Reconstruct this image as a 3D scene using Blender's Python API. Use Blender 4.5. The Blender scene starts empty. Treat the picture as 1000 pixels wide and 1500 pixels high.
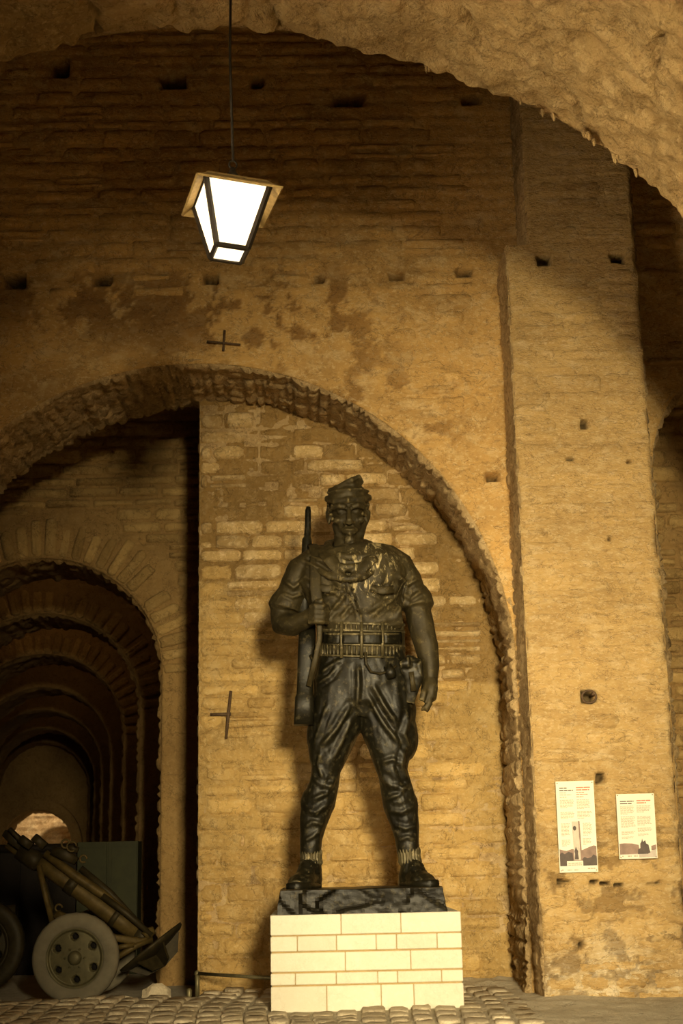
import bpy, bmesh, math, random
import numpy as np
from mathutils import Vector, Matrix, noise as mnoise

scene = bpy.context.scene
COL = scene.collection
R = math.radians

# ------------------------------------------------------------------ camera
F = 2083.333
CAM = np.array([0.0, -15.0, 1.4])
YAW, PITCH, ROLL = R(1.2), R(13.7), R(-1.2)
MROT = Matrix.Rotation(-YAW, 3, 'Z') @ Matrix.Rotation(math.pi/2 + PITCH, 3, 'X') @ Matrix.Rotation(ROLL, 3, 'Z')
NROT = np.array(MROT)
cd = bpy.data.cameras.new('camera'); co = bpy.data.objects.new('camera', cd); COL.objects.link(co)
co.matrix_world = Matrix.Translation(Vector(CAM)) @ MROT.to_4x4()
cd.lens = 50; cd.sensor_width = 36; cd.sensor_fit = 'AUTO'; cd.clip_end = 200
cd.dof.use_dof = True; cd.dof.focus_distance = 15.3; cd.dof.aperture_fstop = 2.8
scene.camera = co

# ------------------------------------------------------------------ world, lights, exposure
w = bpy.data.worlds.new('sky'); scene.world = w; w.use_nodes = True
w.node_tree.nodes['Background'].inputs[0].default_value = (1.0, 0.80, 0.50, 1)
w.node_tree.nodes['Background'].inputs[1].default_value = 0.008
def area(name, loc, target, sx, sy, power, col, spread=180):
    d = bpy.data.lights.new(name, 'AREA'); d.shape = 'RECTANGLE'; d.size = sx; d.size_y = sy
    d.energy = power; d.color = col; d.spread = R(spread)
    o = bpy.data.objects.new(name, d); COL.objects.link(o)
    o.location = loc
    o.rotation_euler = (Vector(target) - Vector(loc)).to_track_quat('-Z', 'Y').to_euler()
    return o
# daylight entering through the gallery's open ends, behind the camera
area('daylight_right', (2.3, -26.0, 5.2), (0.8, 1.0, 3.4), 3.8, 3.2, 15800, (1.0, 0.835, 0.52))
area('daylight_left', (-9.0, -10.2, 1.2), (4.7, -5.6, 5.2), 2.0, 2.0, 240, (1.0, 0.80, 0.49), 66)
area('daylight_side', (-9.5, -13.5, 3.2), (2.6, 1.0, 3.2), 2.0, 2.0, 90, (1.0, 0.80, 0.50), 44)
# daylight of the court at the far end of the vaulted passage
area('daylight_court', (-10.6, 38.4, 6.6), (-11.5, 41.0, 1.8), 2.5, 2.0, 300, (1.0, 0.78, 0.48))
vs = scene.view_settings
vs.view_transform = 'Standard'; vs.look = 'None'; vs.exposure = 0.12; vs.gamma = 1.0; vs.use_curve_mapping = False

# ------------------------------------------------------------------ pixel helpers
def ray(x, y): return NROT @ np.array([(x-500)/F, -(y-750)/F, -1.0])
def P(x, y, Y):
    d = ray(x, y); return Vector(CAM + d*((Y-CAM[1])/d[1]))
def G(x, y, z=0.0):
    d = ray(x, y); return Vector(CAM + d*((z-CAM[2])/d[2]))
def proj(p):
    q = NROT.T @ (np.array(p)-CAM); return 500-F*q[0]/q[2], 750+F*q[1]/q[2]

# ------------------------------------------------------------------ numeric noise
def vnoise(x, y, seed):
    xi = np.floor(x).astype(np.int64); yi = np.floor(y).astype(np.int64)
    fx = x-xi; fy = y-yi; fx = fx*fx*(3-2*fx); fy = fy*fy*(3-2*fy)
    def h(a, b):
        n = (a*374761393 + b*668265263 + seed*1442695041) & 0xffffffff
        n = ((n ^ (n >> 13))*1274126177) & 0xffffffff
        n = n ^ (n >> 16)
        return (n & 0xffff)/65535.0
    return ((h(xi, yi)*(1-fx)+h(xi+1, yi)*fx)*(1-fy)+(h(xi, yi+1)*(1-fx)+h(xi+1, yi+1)*fx)*fy)*2-1
def fbm(x, y, seed, octv=4, gain=.5):
    s = 0; a = 1.0
    for i in range(octv):
        s = s + a*vnoise(x, y, seed+i*17); x = x*2.03+3.1; y = y*2.03+1.7; a *= gain
    return s
def sstep(a, b, x):
    t = np.clip((x-a)/(b-a), 0, 1); return t*t*(3-2*t)

# ------------------------------------------------------------------ materials
MATS = {}
def N(nt, typ, **kw):
    n = nt.nodes.new(typ)
    for k, v in kw.items(): setattr(n, k, v)
    return n
def ramp(nt, fac, stops):
    r = N(nt, 'ShaderNodeValToRGB'); e = r.color_ramp.elements
    while len(e) < len(stops): e.new(.5)
    for el, (p, c) in zip(e, stops): el.position = p; el.color = (*c, 1)
    nt.links.new(fac, r.inputs[0]); return r.outputs[0]
def mixc(nt, fac, a, b, typ='MIX'):
    m = N(nt, 'ShaderNodeMix', data_type='RGBA', blend_type=typ)
    for s, v in ((0, fac), (6, a), (7, b)):
        if hasattr(v, 'is_linked'): nt.links.new(v, m.inputs[s])
        else: m.inputs[s].default_value = v if s == 0 else (*v, 1)
    return m.outputs[2]
def noisef(nt, vec, scale, detail=5, rough=.6, lo=.3, hi=.7):
    n = N(nt, 'ShaderNodeTexNoise'); n.inputs['Scale'].default_value = scale
    n.inputs['Detail'].default_value = detail; n.inputs['Roughness'].default_value = rough
    nt.links.new(vec, n.inputs['Vector'])
    m = N(nt, 'ShaderNodeMapRange'); m.inputs[1].default_value = lo; m.inputs[2].default_value = hi
    nt.links.new(n.outputs[0], m.inputs[0]); return m.outputs[0], n.outputs[0]
def stone_mat(name, base, dark, pale, rough=.9, bump=.5, bscale=14, stain=.55, palef=.4, perobj=.25, tint=0.0, spec=.25, stretch=1.0, crack=.6):
    m = bpy.data.materials.new(name); m.use_nodes = True; nt = m.node_tree; b = nt.nodes['Principled BSDF']
    g = N(nt, 'ShaderNodeNewGeometry'); mp = N(nt, 'ShaderNodeMapping')
    mp.inputs['Scale'].default_value = (1, 1, stretch); nt.links.new(g.outputs['Position'], mp.inputs['Vector'])
    v = mp.outputs[0]
    f1, _ = noisef(nt, v, .9, 6, .62, .42, .66)
    f2, _ = noisef(nt, v, 4.5, 6, .65, .5, .68)
    f3, r3 = noisef(nt, v, bscale, 8, .7, .3, .7)
    f4, r4 = noisef(nt, v, bscale*3.7, 4, .6, .3, .7)
    def mul(a, k):
        x = N(nt, 'ShaderNodeMath', operation='MULTIPLY'); nt.links.new(a, x.inputs[0]); x.inputs[1].default_value = k; return x.outputs[0]
    c = mixc(nt, mul(f1, stain), base, dark)
    c = mixc(nt, mul(f2, palef), c, pale)
    f5, _ = noisef(nt, v, 8, 7, .72, .53, .66)
    c = mixc(nt, mul(f5, stain*1.1), c, dark)
    f7, _ = noisef(nt, v, 21, 6, .7, .53, .64)
    c = mixc(nt, mul(f7, palef*1.1), c, pale)
    # hairline cracks: thin contour lines of a distorted noise
    n6 = N(nt, 'ShaderNodeTexNoise'); n6.inputs['Scale'].default_value = 3.4; n6.inputs['Detail'].default_value = 6; n6.inputs['Roughness'].default_value = .62; n6.inputs['Distortion'].default_value = .6
    nt.links.new(v, n6.inputs['Vector'])
    s6 = N(nt, 'ShaderNodeMath', operation='SUBTRACT'); nt.links.new(n6.outputs[0], s6.inputs[0]); s6.inputs[1].default_value = .5
    a6 = N(nt, 'ShaderNodeMath', operation='ABSOLUTE'); nt.links.new(s6.outputs[0], a6.inputs[0])
    k6 = N(nt, 'ShaderNodeMapRange'); k6.inputs[1].default_value = .010; k6.inputs[2].default_value = .002; nt.links.new(a6.outputs[0], k6.inputs[0])
    c = mixc(nt, mul(k6.outputs[0], crack), c, tuple(x*.55 for x in dark))
    if perobj:
        oi = N(nt, 'ShaderNodeObjectInfo')
        c2 = ramp(nt, oi.outputs['Random'], [(0, (1-perobj*1.1, 1-perobj*1.25, 1-perobj*1.5)), (.5, (1, 1, 1)), (1, (1+perobj, 1+perobj, 1+perobj*.9))])
        c = mixc(nt, 1.0, c, c2, 'MULTIPLY')
    if tint:
        at = N(nt, 'ShaderNodeAttribute', attribute_name='tint')
        c = mixc(nt, tint, c, at.outputs['Color'], 'MULTIPLY')
    nt.links.new(c, b.inputs['Base Color'])
    b.inputs['Roughness'].default_value = rough; b.inputs['Specular IOR Level'].default_value = spec
    bm1 = N(nt, 'ShaderNodeBump'); bm1.inputs['Strength'].default_value = bump; bm1.inputs['Distance'].default_value = .05
    nt.links.new(r3, bm1.inputs['Height'])
    bm2 = N(nt, 'ShaderNodeBump'); bm2.inputs['Strength'].default_value = bump*.7; bm2.inputs['Distance'].default_value = .018
    nt.links.new(r4, bm2.inputs['Height']); nt.links.new(bm1.outputs[0], bm2.inputs['Normal'])
    nt.links.new(bm2.outputs[0], b.inputs['Normal'])
    MATS[name] = m; return m
def plain(name, col, rough=.6, metal=0, emit=None, estr=0, bump=0, var=.25, scale=12, dark=None, spec=.18):
    m = bpy.data.materials.new(name); m.use_nodes = True; nt = m.node_tree; b = nt.nodes['Principled BSDF']
    g = N(nt, 'ShaderNodeNewGeometry')
    f, r = noisef(nt, g.outputs['Position'], scale, 6, .65, .35, .7)
    d = dark or tuple(x*(1-var) for x in col)
    nt.links.new(mixc(nt, f, col, d), b.inputs['Base Color'])
    b.inputs['Roughness'].default_value = rough; b.inputs['Metallic'].default_value = metal; b.inputs['Specular IOR Level'].default_value = spec
    if emit: b.inputs['Emission Color'].default_value = (*emit, 1); b.inputs['Emission Strength'].default_value = estr
    if bump:
        bm = N(nt, 'ShaderNodeBump'); bm.inputs['Strength'].default_value = bump; bm.inputs['Distance'].default_value = .01
        nt.links.new(r, bm.inputs['Height']); nt.links.new(bm.outputs[0], b.inputs['Normal'])
    MATS[name] = m; return m

GOLD = (.61, .37, .12); BROWN = (.27, .16, .055); PALE = (.74, .56, .29)
stone_mat('plaster', GOLD, BROWN, PALE, bump=.7, bscale=11, stain=.55, palef=.5, perobj=0, stretch=1.5, tint=1.0)
stone_mat('plaster_stone', GOLD, BROWN, PALE, bump=.6, bscale=12, stain=.55, palef=.5, perobj=.10, stretch=1.5)
stone_mat('pier_plaster', (.60, .395, .15), BROWN, (.76, .60, .33), bump=.9, bscale=12, stain=.4, palef=.45, perobj=0, stretch=2.0, tint=1.0)
stone_mat('pier_stone', (.60, .395, .15), BROWN, (.78, .62, .36), bump=.9, bscale=13, stain=.4, palef=.45, perobj=.08, stretch=2.0)
stone_mat('mortar', (.57, .37, .125), (.26, .16, .052), (.70, .51, .235), bump=.95, bscale=14, stain=.55, palef=.5, perobj=0, tint=1.0)
stone_mat('lime_stone', (.585, .38, .13), (.30, .185, .06), (.72, .53, .25), bump=.85, bscale=11, stain=.45, palef=.5, perobj=.17)
stone_mat('rubble_stone', (.60, .41, .17), (.32, .20, .07), (.82, .63, .35), bump=.95, bscale=10, stain=.5, palef=.6, perobj=.2)
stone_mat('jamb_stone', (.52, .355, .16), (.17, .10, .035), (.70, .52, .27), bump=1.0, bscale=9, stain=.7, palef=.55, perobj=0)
stone_mat('vault_plaster', (.50, .335, .14), (.20, .12, .042), (.68, .50, .25), bump=1.0, bscale=10, stain=.6, palef=.45, perobj=0)
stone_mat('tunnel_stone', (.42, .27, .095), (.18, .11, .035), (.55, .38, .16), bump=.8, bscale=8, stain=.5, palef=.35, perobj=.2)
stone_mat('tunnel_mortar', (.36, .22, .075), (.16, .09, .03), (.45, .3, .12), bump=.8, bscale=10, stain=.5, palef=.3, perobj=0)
stone_mat('cobble', (.56, .47, .32), (.28, .215, .125), (.68, .58, .40), rough=.8, bump=.7, bscale=14, stain=.4, palef=.4, perobj=.22)
stone_mat('ground', (.62, .54, .38), (.40, .32, .20), (.74, .66, .50), bump=.9, bscale=16, stain=.35, palef=.4, perobj=0)
stone_mat('plinth_block', (.66, .62, .48), (.48, .40, .25), (.72, .69, .57), rough=.75, bump=.18, bscale=20, stain=.14, palef=.3, perobj=.05, crack=.12)
plain('plinth_joint', (.42, .30, .13), .9)

# ------------------------------------------------------------------ object helpers
def mesh_obj(name, verts, faces, mat, parent=None, smooth=True, mats=None):
    me = bpy.data.meshes.new(name); me.from_pydata([tuple(v) for v in verts], [], faces)
    if smooth and len(me.polygons): me.polygons.foreach_set('use_smooth', [True]*len(me.polygons))
    me.update(); o = bpy.data.objects.new(name, me); COL.objects.link(o)
    if mat: me.materials.append(MATS[mat] if isinstance(mat, str) else mat)
    o.parent = parent; return o
def tag(o, label=None, cat=None, group=None, kind=None):
    if label: o['label'] = label
    if cat: o['category'] = cat
    if group: o['group'] = group
    if kind: o['kind'] = kind
    return o
def empty(name, loc=(0, 0, 0)):
    o = bpy.data.objects.new(name, None); COL.objects.link(o); o.location = loc; o.empty_display_size = .2; return o
class MB:
    def __init__(s): s.v = []; s.f = []
    def add(s, v, f):
        n = len(s.v); s.v += [tuple(x) for x in v]; s.f += [tuple(i+n for i in q) for q in f]; return s
    def box(s, a, b, M=None):
        x0, y0, z0 = a; x1, y1, z1 = b
        v = [(x0,y0,z0),(x1,y0,z0),(x1,y1,z0),(x0,y1,z0),(x0,y0,z1),(x1,y0,z1),(x1,y1,z1),(x0,y1,z1)]
        if M is not None: v = [tuple(M @ Vector(p)) for p in v]
        return s.add(v, [(0,3,2,1),(4,5,6,7),(0,1,5,4),(1,2,6,5),(2,3,7,6),(3,0,4,7)])
    def loft(s, pts, rad, n=16, side=(1, 0, 0), cap=True, power=2.0):
        """tapered tube through pts; rad = (r_side, r_other) per point"""
        pts = [Vector(p) for p in pts]; base = len(s.v); m = len(pts)
        for i, p in enumerate(pts):
            t = (pts[min(i+1, m-1)]-pts[max(i-1, 0)]).normalized()
            u = Vector(side); u = (u - t*u.dot(t))
            if u.length < 1e-4: u = t.orthogonal()
            u.normalize(); v = t.cross(u).normalized()
            r = rad[i]; ru, rv = (r, r) if not hasattr(r, '__len__') else r
            for k in range(n):
                a = 2*math.pi*k/n; c, q = math.cos(a), math.sin(a)
                if power != 2.0:
                    c = math.copysign(abs(c)**(2/power), c); q = math.copysign(abs(q)**(2/power), q)
                s.v.append(tuple(p + u*(ru*c) + v*(rv*q)))
        for i in range(m-1):
            for k in range(n):
                a = base+i*n+k; b = base+i*n+(k+1) % n
                s.f.append((a, b, b+n, a+n))
        if cap:
            s.f.append(tuple(base+k for k in range(n-1, -1, -1))); s.f.append(tuple(base+(m-1)*n+k for k in range(n)))
        return s
    def tube(s, pts, r, n=8): return s.loft(pts, [r]*len(pts) if not hasattr(r, '__len__') else r, n)
    def ball(s, c, r, n=16, m=10, M=None):
        c = Vector(c); rx, ry, rz = (r, r, r) if not hasattr(r, '__len__') else r
        base = len(s.v)
        for i in range(1, m):
            th = math.pi*i/m
            for k in range(n):
                a = 2*math.pi*k/n; p = Vector((rx*math.sin(th)*math.cos(a), ry*math.sin(th)*math.sin(a), rz*math.cos(th)))
                if M is not None: p = M @ p
                s.v.append(tuple(c+p))
        top = Vector((0, 0, rz)); 
        if M is not None: top = M @ top
        s.v.append(tuple(c+top)); s.v.append(tuple(c-top)); t = len(s.v)-2
        for i in range(m-2):
            for k in range(n):
                a = base+i*n+k; b = base+i*n+(k+1) % n; s.f.append((a, a+n, b+n, b))
        for k in range(n):
            s.f.append((t, base+k, base+(k+1) % n)); s.f.append((t+1, base+(m-2)*n+(k+1) % n, base+(m-2)*n+k))
        return s
    def build(s, name, mat, parent=None, smooth=True): return mesh_obj(name, s.v, s.f, mat, parent, smooth)
def autosmooth(o, ang=35):
    me = o.data; bm = bmesh.new(); bm.from_mesh(me)
    for e in bm.edges:
        if len(e.link_faces) == 2 and e.calc_face_angle(0) > R(ang): e.smooth = False
    bm.to_mesh(me); bm.free(); return o

def surf(name, X, Y, Z, mat, keep=None, parent=None, tint=None):
    """grid surface from 2-D coordinate arrays"""
    n, m = X.shape; idx = np.arange(n*m).reshape(n, m)
    q = np.stack([idx[:-1, :-1], idx[1:, :-1], idx[1:, 1:], idx[:-1, 1:]], -1).reshape(-1, 4)
    if keep is not None: q = q[keep.reshape(-1)]
    used = np.zeros(n*m, bool); used[q.reshape(-1)] = True
    remap = np.cumsum(used)-1; q = remap[q]
    co_ = np.stack([X, Y, Z], -1).reshape(-1, 3)[used]
    me = bpy.data.meshes.new(name); me.vertices.add(len(co_)); me.vertices.foreach_set('co', co_.astype(np.float32).ravel())
    me.loops.add(len(q)*4); me.loops.foreach_set('vertex_index', q.astype(np.int32).ravel())
    me.polygons.add(len(q)); me.polygons.foreach_set('loop_start', np.arange(0, len(q)*4, 4, dtype=np.int32))
    me.polygons.foreach_set('use_smooth', np.ones(len(q), bool))
    me.update(calc_edges=True); me.validate()
    if tint is not None:
        ca = me.color_attributes.new('tint', 'FLOAT_COLOR', 'POINT'); t4 = np.ones((n*m, 4), np.float32)
        t4[:, :3] = tint.reshape(-1, 3); ca.data.foreach_set('color', t4[used].ravel())
    o = bpy.data.objects.new(name, me); COL.objects.link(o); me.materials.append(MATS[mat]); o.parent = parent
    return o

# ------------------------------------------------------------------ masonry
def layout(u0, u1, v0, v1, ch, ln, seed):
    rg = random.Random(seed); out = []; v = v0
    while v < v1:
        h = rg.uniform(*ch); u = u0-rg.uniform(0, ln[1])
        while u < u1:
            l = rg.uniform(*ln)*(.7+h/ch[1]*.5)
            if rg.random() < .12 and h > .15:      # split stone
                k = rg.uniform(.4, .6); out += [(u, u+l, v, v+h*k), (u, u+l, v+h*k, v+h)]
            else: out.append((u, u+l, v, v+h))
            u += l
        v += h
    return out
def masonry_height(U, V, rects, seed, amp=.025, soft=.045, cover=None):
    u = U[0, :] if U.ndim == 2 else U; v = V[:, 0]
    H = np.zeros(U.shape); wu = U+.022*fbm(U*2.2, V*2.2, seed+1, 3); wv = V+.022*fbm(U*2.2, V*2.2, seed+2, 3)
    rg = random.Random(seed)
    for (a, b, c, d) in rects:
        i0, i1 = np.searchsorted(u, [a-.05, b+.05]); j0, j1 = np.searchsorted(v, [c-.05, d+.05]); k = rg.uniform(.35, 1.0)
        if i0 >= i1 or j0 >= j1: continue
        s = np.s_[j0:j1, i0:i1]
        dd = np.minimum(np.minimum(wu[s]-a, b-wu[s]), np.minimum(wv[s]-c, d-wv[s]))
        H[s] = np.maximum(H[s], k*sstep(.004, soft, dd))
    if cover is not None: H = H*(1-cover)+.6*cover
    return H*amp
def stone_mesh(w, h, proud, rg, inset=.02, n=12, round_=2.6):
    """irregular block: chipped corners, uneven edges, rough face (about 60 triangles)"""
    pts = []; m = min(w, h)
    def cut(): return rg.uniform(.08, .38)*m, rg.uniform(.08, .38)*m
    j = lambda: rg.uniform(-.05, .05)*m
    for sx, sz in ((1, -1), (1, 1), (-1, 1), (-1, -1)):
        a, b = cut(); x, z = sx*w/2, sz*h/2
        p1 = (x-sx*a+j()*.4, z+j()*.5); p2 = (x+j()*.5, z-sz*b+j()*.4)
        pts += [p1, p2] if (sx*sz < 0) else [p2, p1]
        if sx*sz < 0: pts.append((x+j()*1.2, j()))
        else: pts.append((j()*w/m*1.5, z+j()*1.3))
    n = len(pts); v = []
    tilt = (rg.uniform(-.45, .45), rg.uniform(-.45, .45))
    for x, z in pts: v.append((x, .04, z))
    for x, z in pts: v.append((x, -proud*.12, z))
    e = min(inset, m*.35)
    for x, z in pts:
        x2 = x*(1-2*e/w); z2 = z*(1-2*e/h)
        v.append((x2, -proud*(1+tilt[0]*x/w+tilt[1]*z/h+rg.uniform(-.3, .3)), z2))
    for x, z in pts:
        v.append((x*(1-2*e/w)*.55, -proud*(1+tilt[0]*x/w*.5+rg.uniform(-.3, .35)), z*(1-2*e/h)*.5))
    v.append((0, -proud*rg.uniform(.9, 1.3), 0))
    f = []
    for r in (0, 1, 2):
        for k in range(n):
            a = r*n+k; b = r*n+(k+1) % n; f.append((a, b, b+n, a+n))
    for k in range(n): f.append((3*n+k, 3*n+(k+1) % n, 4*n))
    return v, f
def px_area(p, w, h):
    x, y = proj(p)
    if not (-20 < x < 1020 and -20 < y < 1520): return 0
    d = math.dist(p, CAM); return w*h*(F/d)**2
def sampler(u, v, H):
    def f(x, z):
        i = min(max(int(round((x-u[0])/(u[1]-u[0]))), 0), len(u)-1); j = min(max(int(round((z-v[0])/(v[1]-v[0]))), 0), len(v)-1)
        return float(H[j, i])
    return f
def place_stones(parent, rects, Yf, mat, seed, proud=(.015, .04), gap=.018, test=None, limit=290, inset=.02, name='stone', hs=None):
    rg = random.Random(seed); cand = []
    for (a, b, c, d) in rects:
        u, v = (a+b)/2, (c+d)/2
        if test and not test(a, b, c, d): continue
        ar = px_area((u, Yf, v), b-a, d-c)
        if ar > 80 and d-c-gap > .045 and b-a-gap > .07: cand.append((ar, a, b, c, d))
    cand.sort(reverse=True)
    for ar, a, b, c, d in cand[:limit]:
        pr = rg.uniform(*proud); g1 = gap*rg.uniform(.4, 1.5); g2 = gap*rg.uniform(.5, 1.4); v, f = stone_mesh(b-a-g1, d-c-g2, pr, rg, inset); cx, cz = (a+b)/2+rg.uniform(-.3, .3)*gap, (c+d)/2+rg.uniform(-.2, .2)*gap; n = (len(v)-1)//4
        if hs: v = [(x, y if k < n else ((.003 if k < 2*n else y)-hs(cx+x, cz+z)), z) for k, (x, y, z) in enumerate(v)]
        o = mesh_obj(name, v, f, mat, parent); o.location = (cx, Yf, cz)
    return len(cand)

# =================================================================== ARCHED BACK WALL
YA = .75                                  # face of the arched wall
ACX, ACZ, AR = -1.362, 3.455, 3.602        # big blind arch
q = P(956, 690, YA); BR = 1.45; BCX, BCZ = q.x+BR, q.z   # next arch, right of the pier
def arch_d(x, z, cx, cz, r):              # signed distance, negative inside the opening
    return np.where(z > cz, np.hypot(x-cx, z-cz)-r, np.abs(x-cx)-r)
HOLES = [(255,118,20,15),(376,120,10,11),(510,146,24,12),(690,146,13,9),(86,100,14,16),
         (22,412,15,13),(150,412,13,8),(310,408,12,11),(468,408,8,6),(580,404,12,8),(680,399,13,9),(722,699,11,9)]
def carve(H, X, Z, holes, Y, depth=.16, seed=3):
    wob = .012*fbm(X*9, Z*9, seed, 2)
    for (px, py, hw, hh) in holes:
        c = P(px, py, Y); s = (P(px+1, py, Y)-c).length
        d = np.maximum(np.abs(X-c.x)-hw*s*.95, np.abs(Z-c.z)-hh*s*.95)+wob
        H = np.where(d < 0, np.minimum(H, -depth*sstep(0, .024, -d)), H)
    return H
def hole_free(holes, Y):
    hs = []
    for (px, py, hw, hh) in holes:
        c = P(px, py, Y); hs.append((c.x, c.z, hw*.0078+.02, hh*.0078+.02))
    def t(a, b, c, d):
        return not any(a < x+u and b > x-u and c < z+v and d > z-v for x, z, u, v in hs)
    return t
u = np.arange(-6.6, 8.6, .034); v = np.arange(-.2, 12.3, .024); U, V = np.meshgrid(u, v)
rA = layout(-6.6, 8.6, 3.0, 12.3, (.13, .23), (.3, .75), 11)
d1 = arch_d(U, V, ACX, ACZ, AR); d2 = arch_d(U, V, BCX, BCZ, BR)
cover = sstep(8.2, 7.5, V+.4*fbm(U*1.5, V*1.5, 5, 3))*sstep(.05, .25, .4+.6*fbm(U*.7, V*.7, 31, 3)+.25)
Hh = masonry_height(U, V, rA, 21, .020, .05, np.clip(cover*.9+.08, 0, 1))
Hh += .018*fbm(U*1.3, V*1.3, 7, 4)+.012*fbm(U*6, V*9, 9, 4)
pat = sstep(-.05, .3, fbm(U*3.0, V*2.3, 77, 6, .68)+.2*sstep(.5, -2.5, U))*sstep(6.5, 7.3, V+.2*U)*sstep(8.5, 7.9, V)*sstep(1.6, .2, U)
pat = np.maximum(pat, .8*sstep(.25, .5, fbm(U*4+9, V*3.2, 79, 6, .68))*sstep(5.5, 6.2, V)*sstep(7.4, 6.6, V)*sstep(-.3, .4, U)*sstep(2.0, 1.4, U))
Hh -= .02*pat
Hh = carve(Hh, U, V, HOLES, YA, .42)
inside = (d1 < 0) | (d2 < 0)
X = U.copy(); Z = V.copy()
for (cx, cz, r, dd) in ((ACX, ACZ, AR, d1), (BCX, BCZ, BR, d2)):
    m = (dd < 0)
    rad = np.maximum(np.hypot(U-cx, V-cz), 1e-3); up = m & (V > cz); lo = m & (V <= cz)
    X = np.where(up, cx+(U-cx)/rad*r, X); Z = np.where(up, cz+(V-cz)/rad*r, Z)
    X = np.where(lo, cx+np.sign(U-cx)*r, X)
o4 = ~(inside[:-1, :-1] & inside[1:, :-1] & inside[1:, 1:] & inside[:-1, 1:])
Hh = np.where(inside, Hh*.3-.01, Hh)
pk = np.clip(pat, 0, 1)[..., None]; hole_shade = sstep(-.08, -.3, Hh)[..., None]  # inside of the carved holes painted darker, standing in for their shade
hsA = sampler(u, v, Hh)
wall = surf('wall_back', X, YA-Hh, Z, 'plaster', keep=o4, tint=(1-pk*np.array([.5, .56, .62]))*(1-.8*hole_shade))
tag(wall, 'golden lime-plastered stone wall with a wide round arch', kind='structure')
hf = hole_free(HOLES, YA)
def okA(a, b, c, d):
    for x in (a, b):
        for z in (c, d):
            if float(arch_d(np.array(x), np.array(z), ACX, ACZ, AR)) < .08 or float(arch_d(np.array(x), np.array(z), BCX, BCZ, BR)) < .05: return False
    if 2.05 < b and a < 3.9: return False
    if c < 5.5: return False
    if c < 7.85 and not (a > .9): return False
    return hf(a, b, c, d)
place_stones(wall, rA, YA, 'plaster_stone', 4, proud=(.004, .02), gap=.03, test=okA, limit=280, inset=.045, hs=hsA)

# arch soffits: rubble seen edge-on
def soffit(name, cx, cz, r, y0, y1, z0, mat, seed, amp=.06, ang0=0.0, ang1=math.pi, left=True, right=True, ds=.035, dy=.035, keepx=None, lay=((.05, .2), (.15, .45))):
    L = []
    if right: L += [(cx+r, z, -1, 0) for z in np.arange(z0, cz, ds)]
    n = max(4, int(r*abs(ang1-ang0)/ds))
    L += [(cx+r*math.cos(a), cz+r*math.sin(a), -math.cos(a), -math.sin(a)) for a in np.linspace(ang0, ang1, n)]
    if left: L += [(cx-r, z, 1, 0) for z in np.arange(cz, z0-ds, -ds)]
    L = np.array(L); s = np.r_[0, np.cumsum(np.hypot(np.diff(L[:, 0]), np.diff(L[:, 1])))]
    y = np.arange(y0-.0, y1+dy, dy)
    YY, SS = np.meshgrid(y, s)
    rr = layout(y0-.3, y1+.3, 0, s[-1]+.1, lay[0], lay[1], seed)
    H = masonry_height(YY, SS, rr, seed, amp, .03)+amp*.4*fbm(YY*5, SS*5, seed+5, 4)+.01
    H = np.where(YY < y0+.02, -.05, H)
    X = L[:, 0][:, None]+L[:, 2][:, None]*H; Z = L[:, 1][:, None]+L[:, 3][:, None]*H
    return surf(name, X, YY, Z, mat)
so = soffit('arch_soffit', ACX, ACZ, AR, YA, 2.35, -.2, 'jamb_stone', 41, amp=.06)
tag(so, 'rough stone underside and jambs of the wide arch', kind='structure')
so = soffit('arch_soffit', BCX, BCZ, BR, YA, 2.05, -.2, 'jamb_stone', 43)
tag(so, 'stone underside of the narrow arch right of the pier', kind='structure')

# =================================================================== INFILL WALL BEHIND THE STATUE
YI = 2.0; IX0, IX1 = -1.39, ACX+AR
IH = [(398,712,11,7),(450,715,9,5),(326,740,7,3),(355,740,4,3),(385,738,6,4),(379,640,1.6,50),(316,1385,4,6),(355,1230,2,9)]
u = np.arange(IX0, IX1+.03, .02); v = np.arange(-.15, ACZ+AR+.05, .02); U, V = np.meshgrid(u, v)
rI = layout(IX0, IX1, -.05, 7.1, (.14, .23), (.28, .70), 8)
rI = [(max(a, IX0+.005), min(b, IX1), c, d) for a, b, c, d in rI if min(b, IX1)-max(a, IX0) > .1]
lime = sstep(-.05, .45, fbm(U*.8, V*.6, 15, 3)+.55*sstep(.6, -1.2, U)-.1)
Hh = masonry_height(U, V, rI, 23, .034, .04, lime*.7)+.016*fbm(U*1.7, V*1.7, 17, 4)+.015*fbm(U*8, V*10, 19, 4)
Hh = carve(Hh, U, V, IH, YI, .12)
d = arch_d(U, V, ACX, ACZ, AR+.03)
k = d < 0
hsI = sampler(u, v, Hh)
bare = np.where((V < 2.1+.5*U) | ((U < .1) & (V < 4.7)) | ((U > .9) & (V < 3.4)), 0.0, 1.0)
for _ in range(12):      # soften the limewash boundary
    bare[1:-1, 1:-1] = (bare[:-2, 1:-1]+bare[2:, 1:-1]+bare[1:-1, :-2]+bare[1:-1, 2:]+bare[1:-1, 1:-1])/5
bare = sstep(.15, .75, bare+.35*fbm(U*4, V*4, 33, 5, .65))[..., None]
wi = surf('wall_recess', U, YI-Hh, V, 'mortar', keep=(k[:-1, :-1] | k[1:, 1:]), tint=(1-bare*np.array([.34, .38, .42]))*(1-.75*sstep(-.03, -.1, Hh))[..., None])  # tint also paints shade into the carved holes
tag(wi, 'rubble stone infill wall behind the statue', kind='structure')
hi = hole_free(IH, YI)
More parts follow.
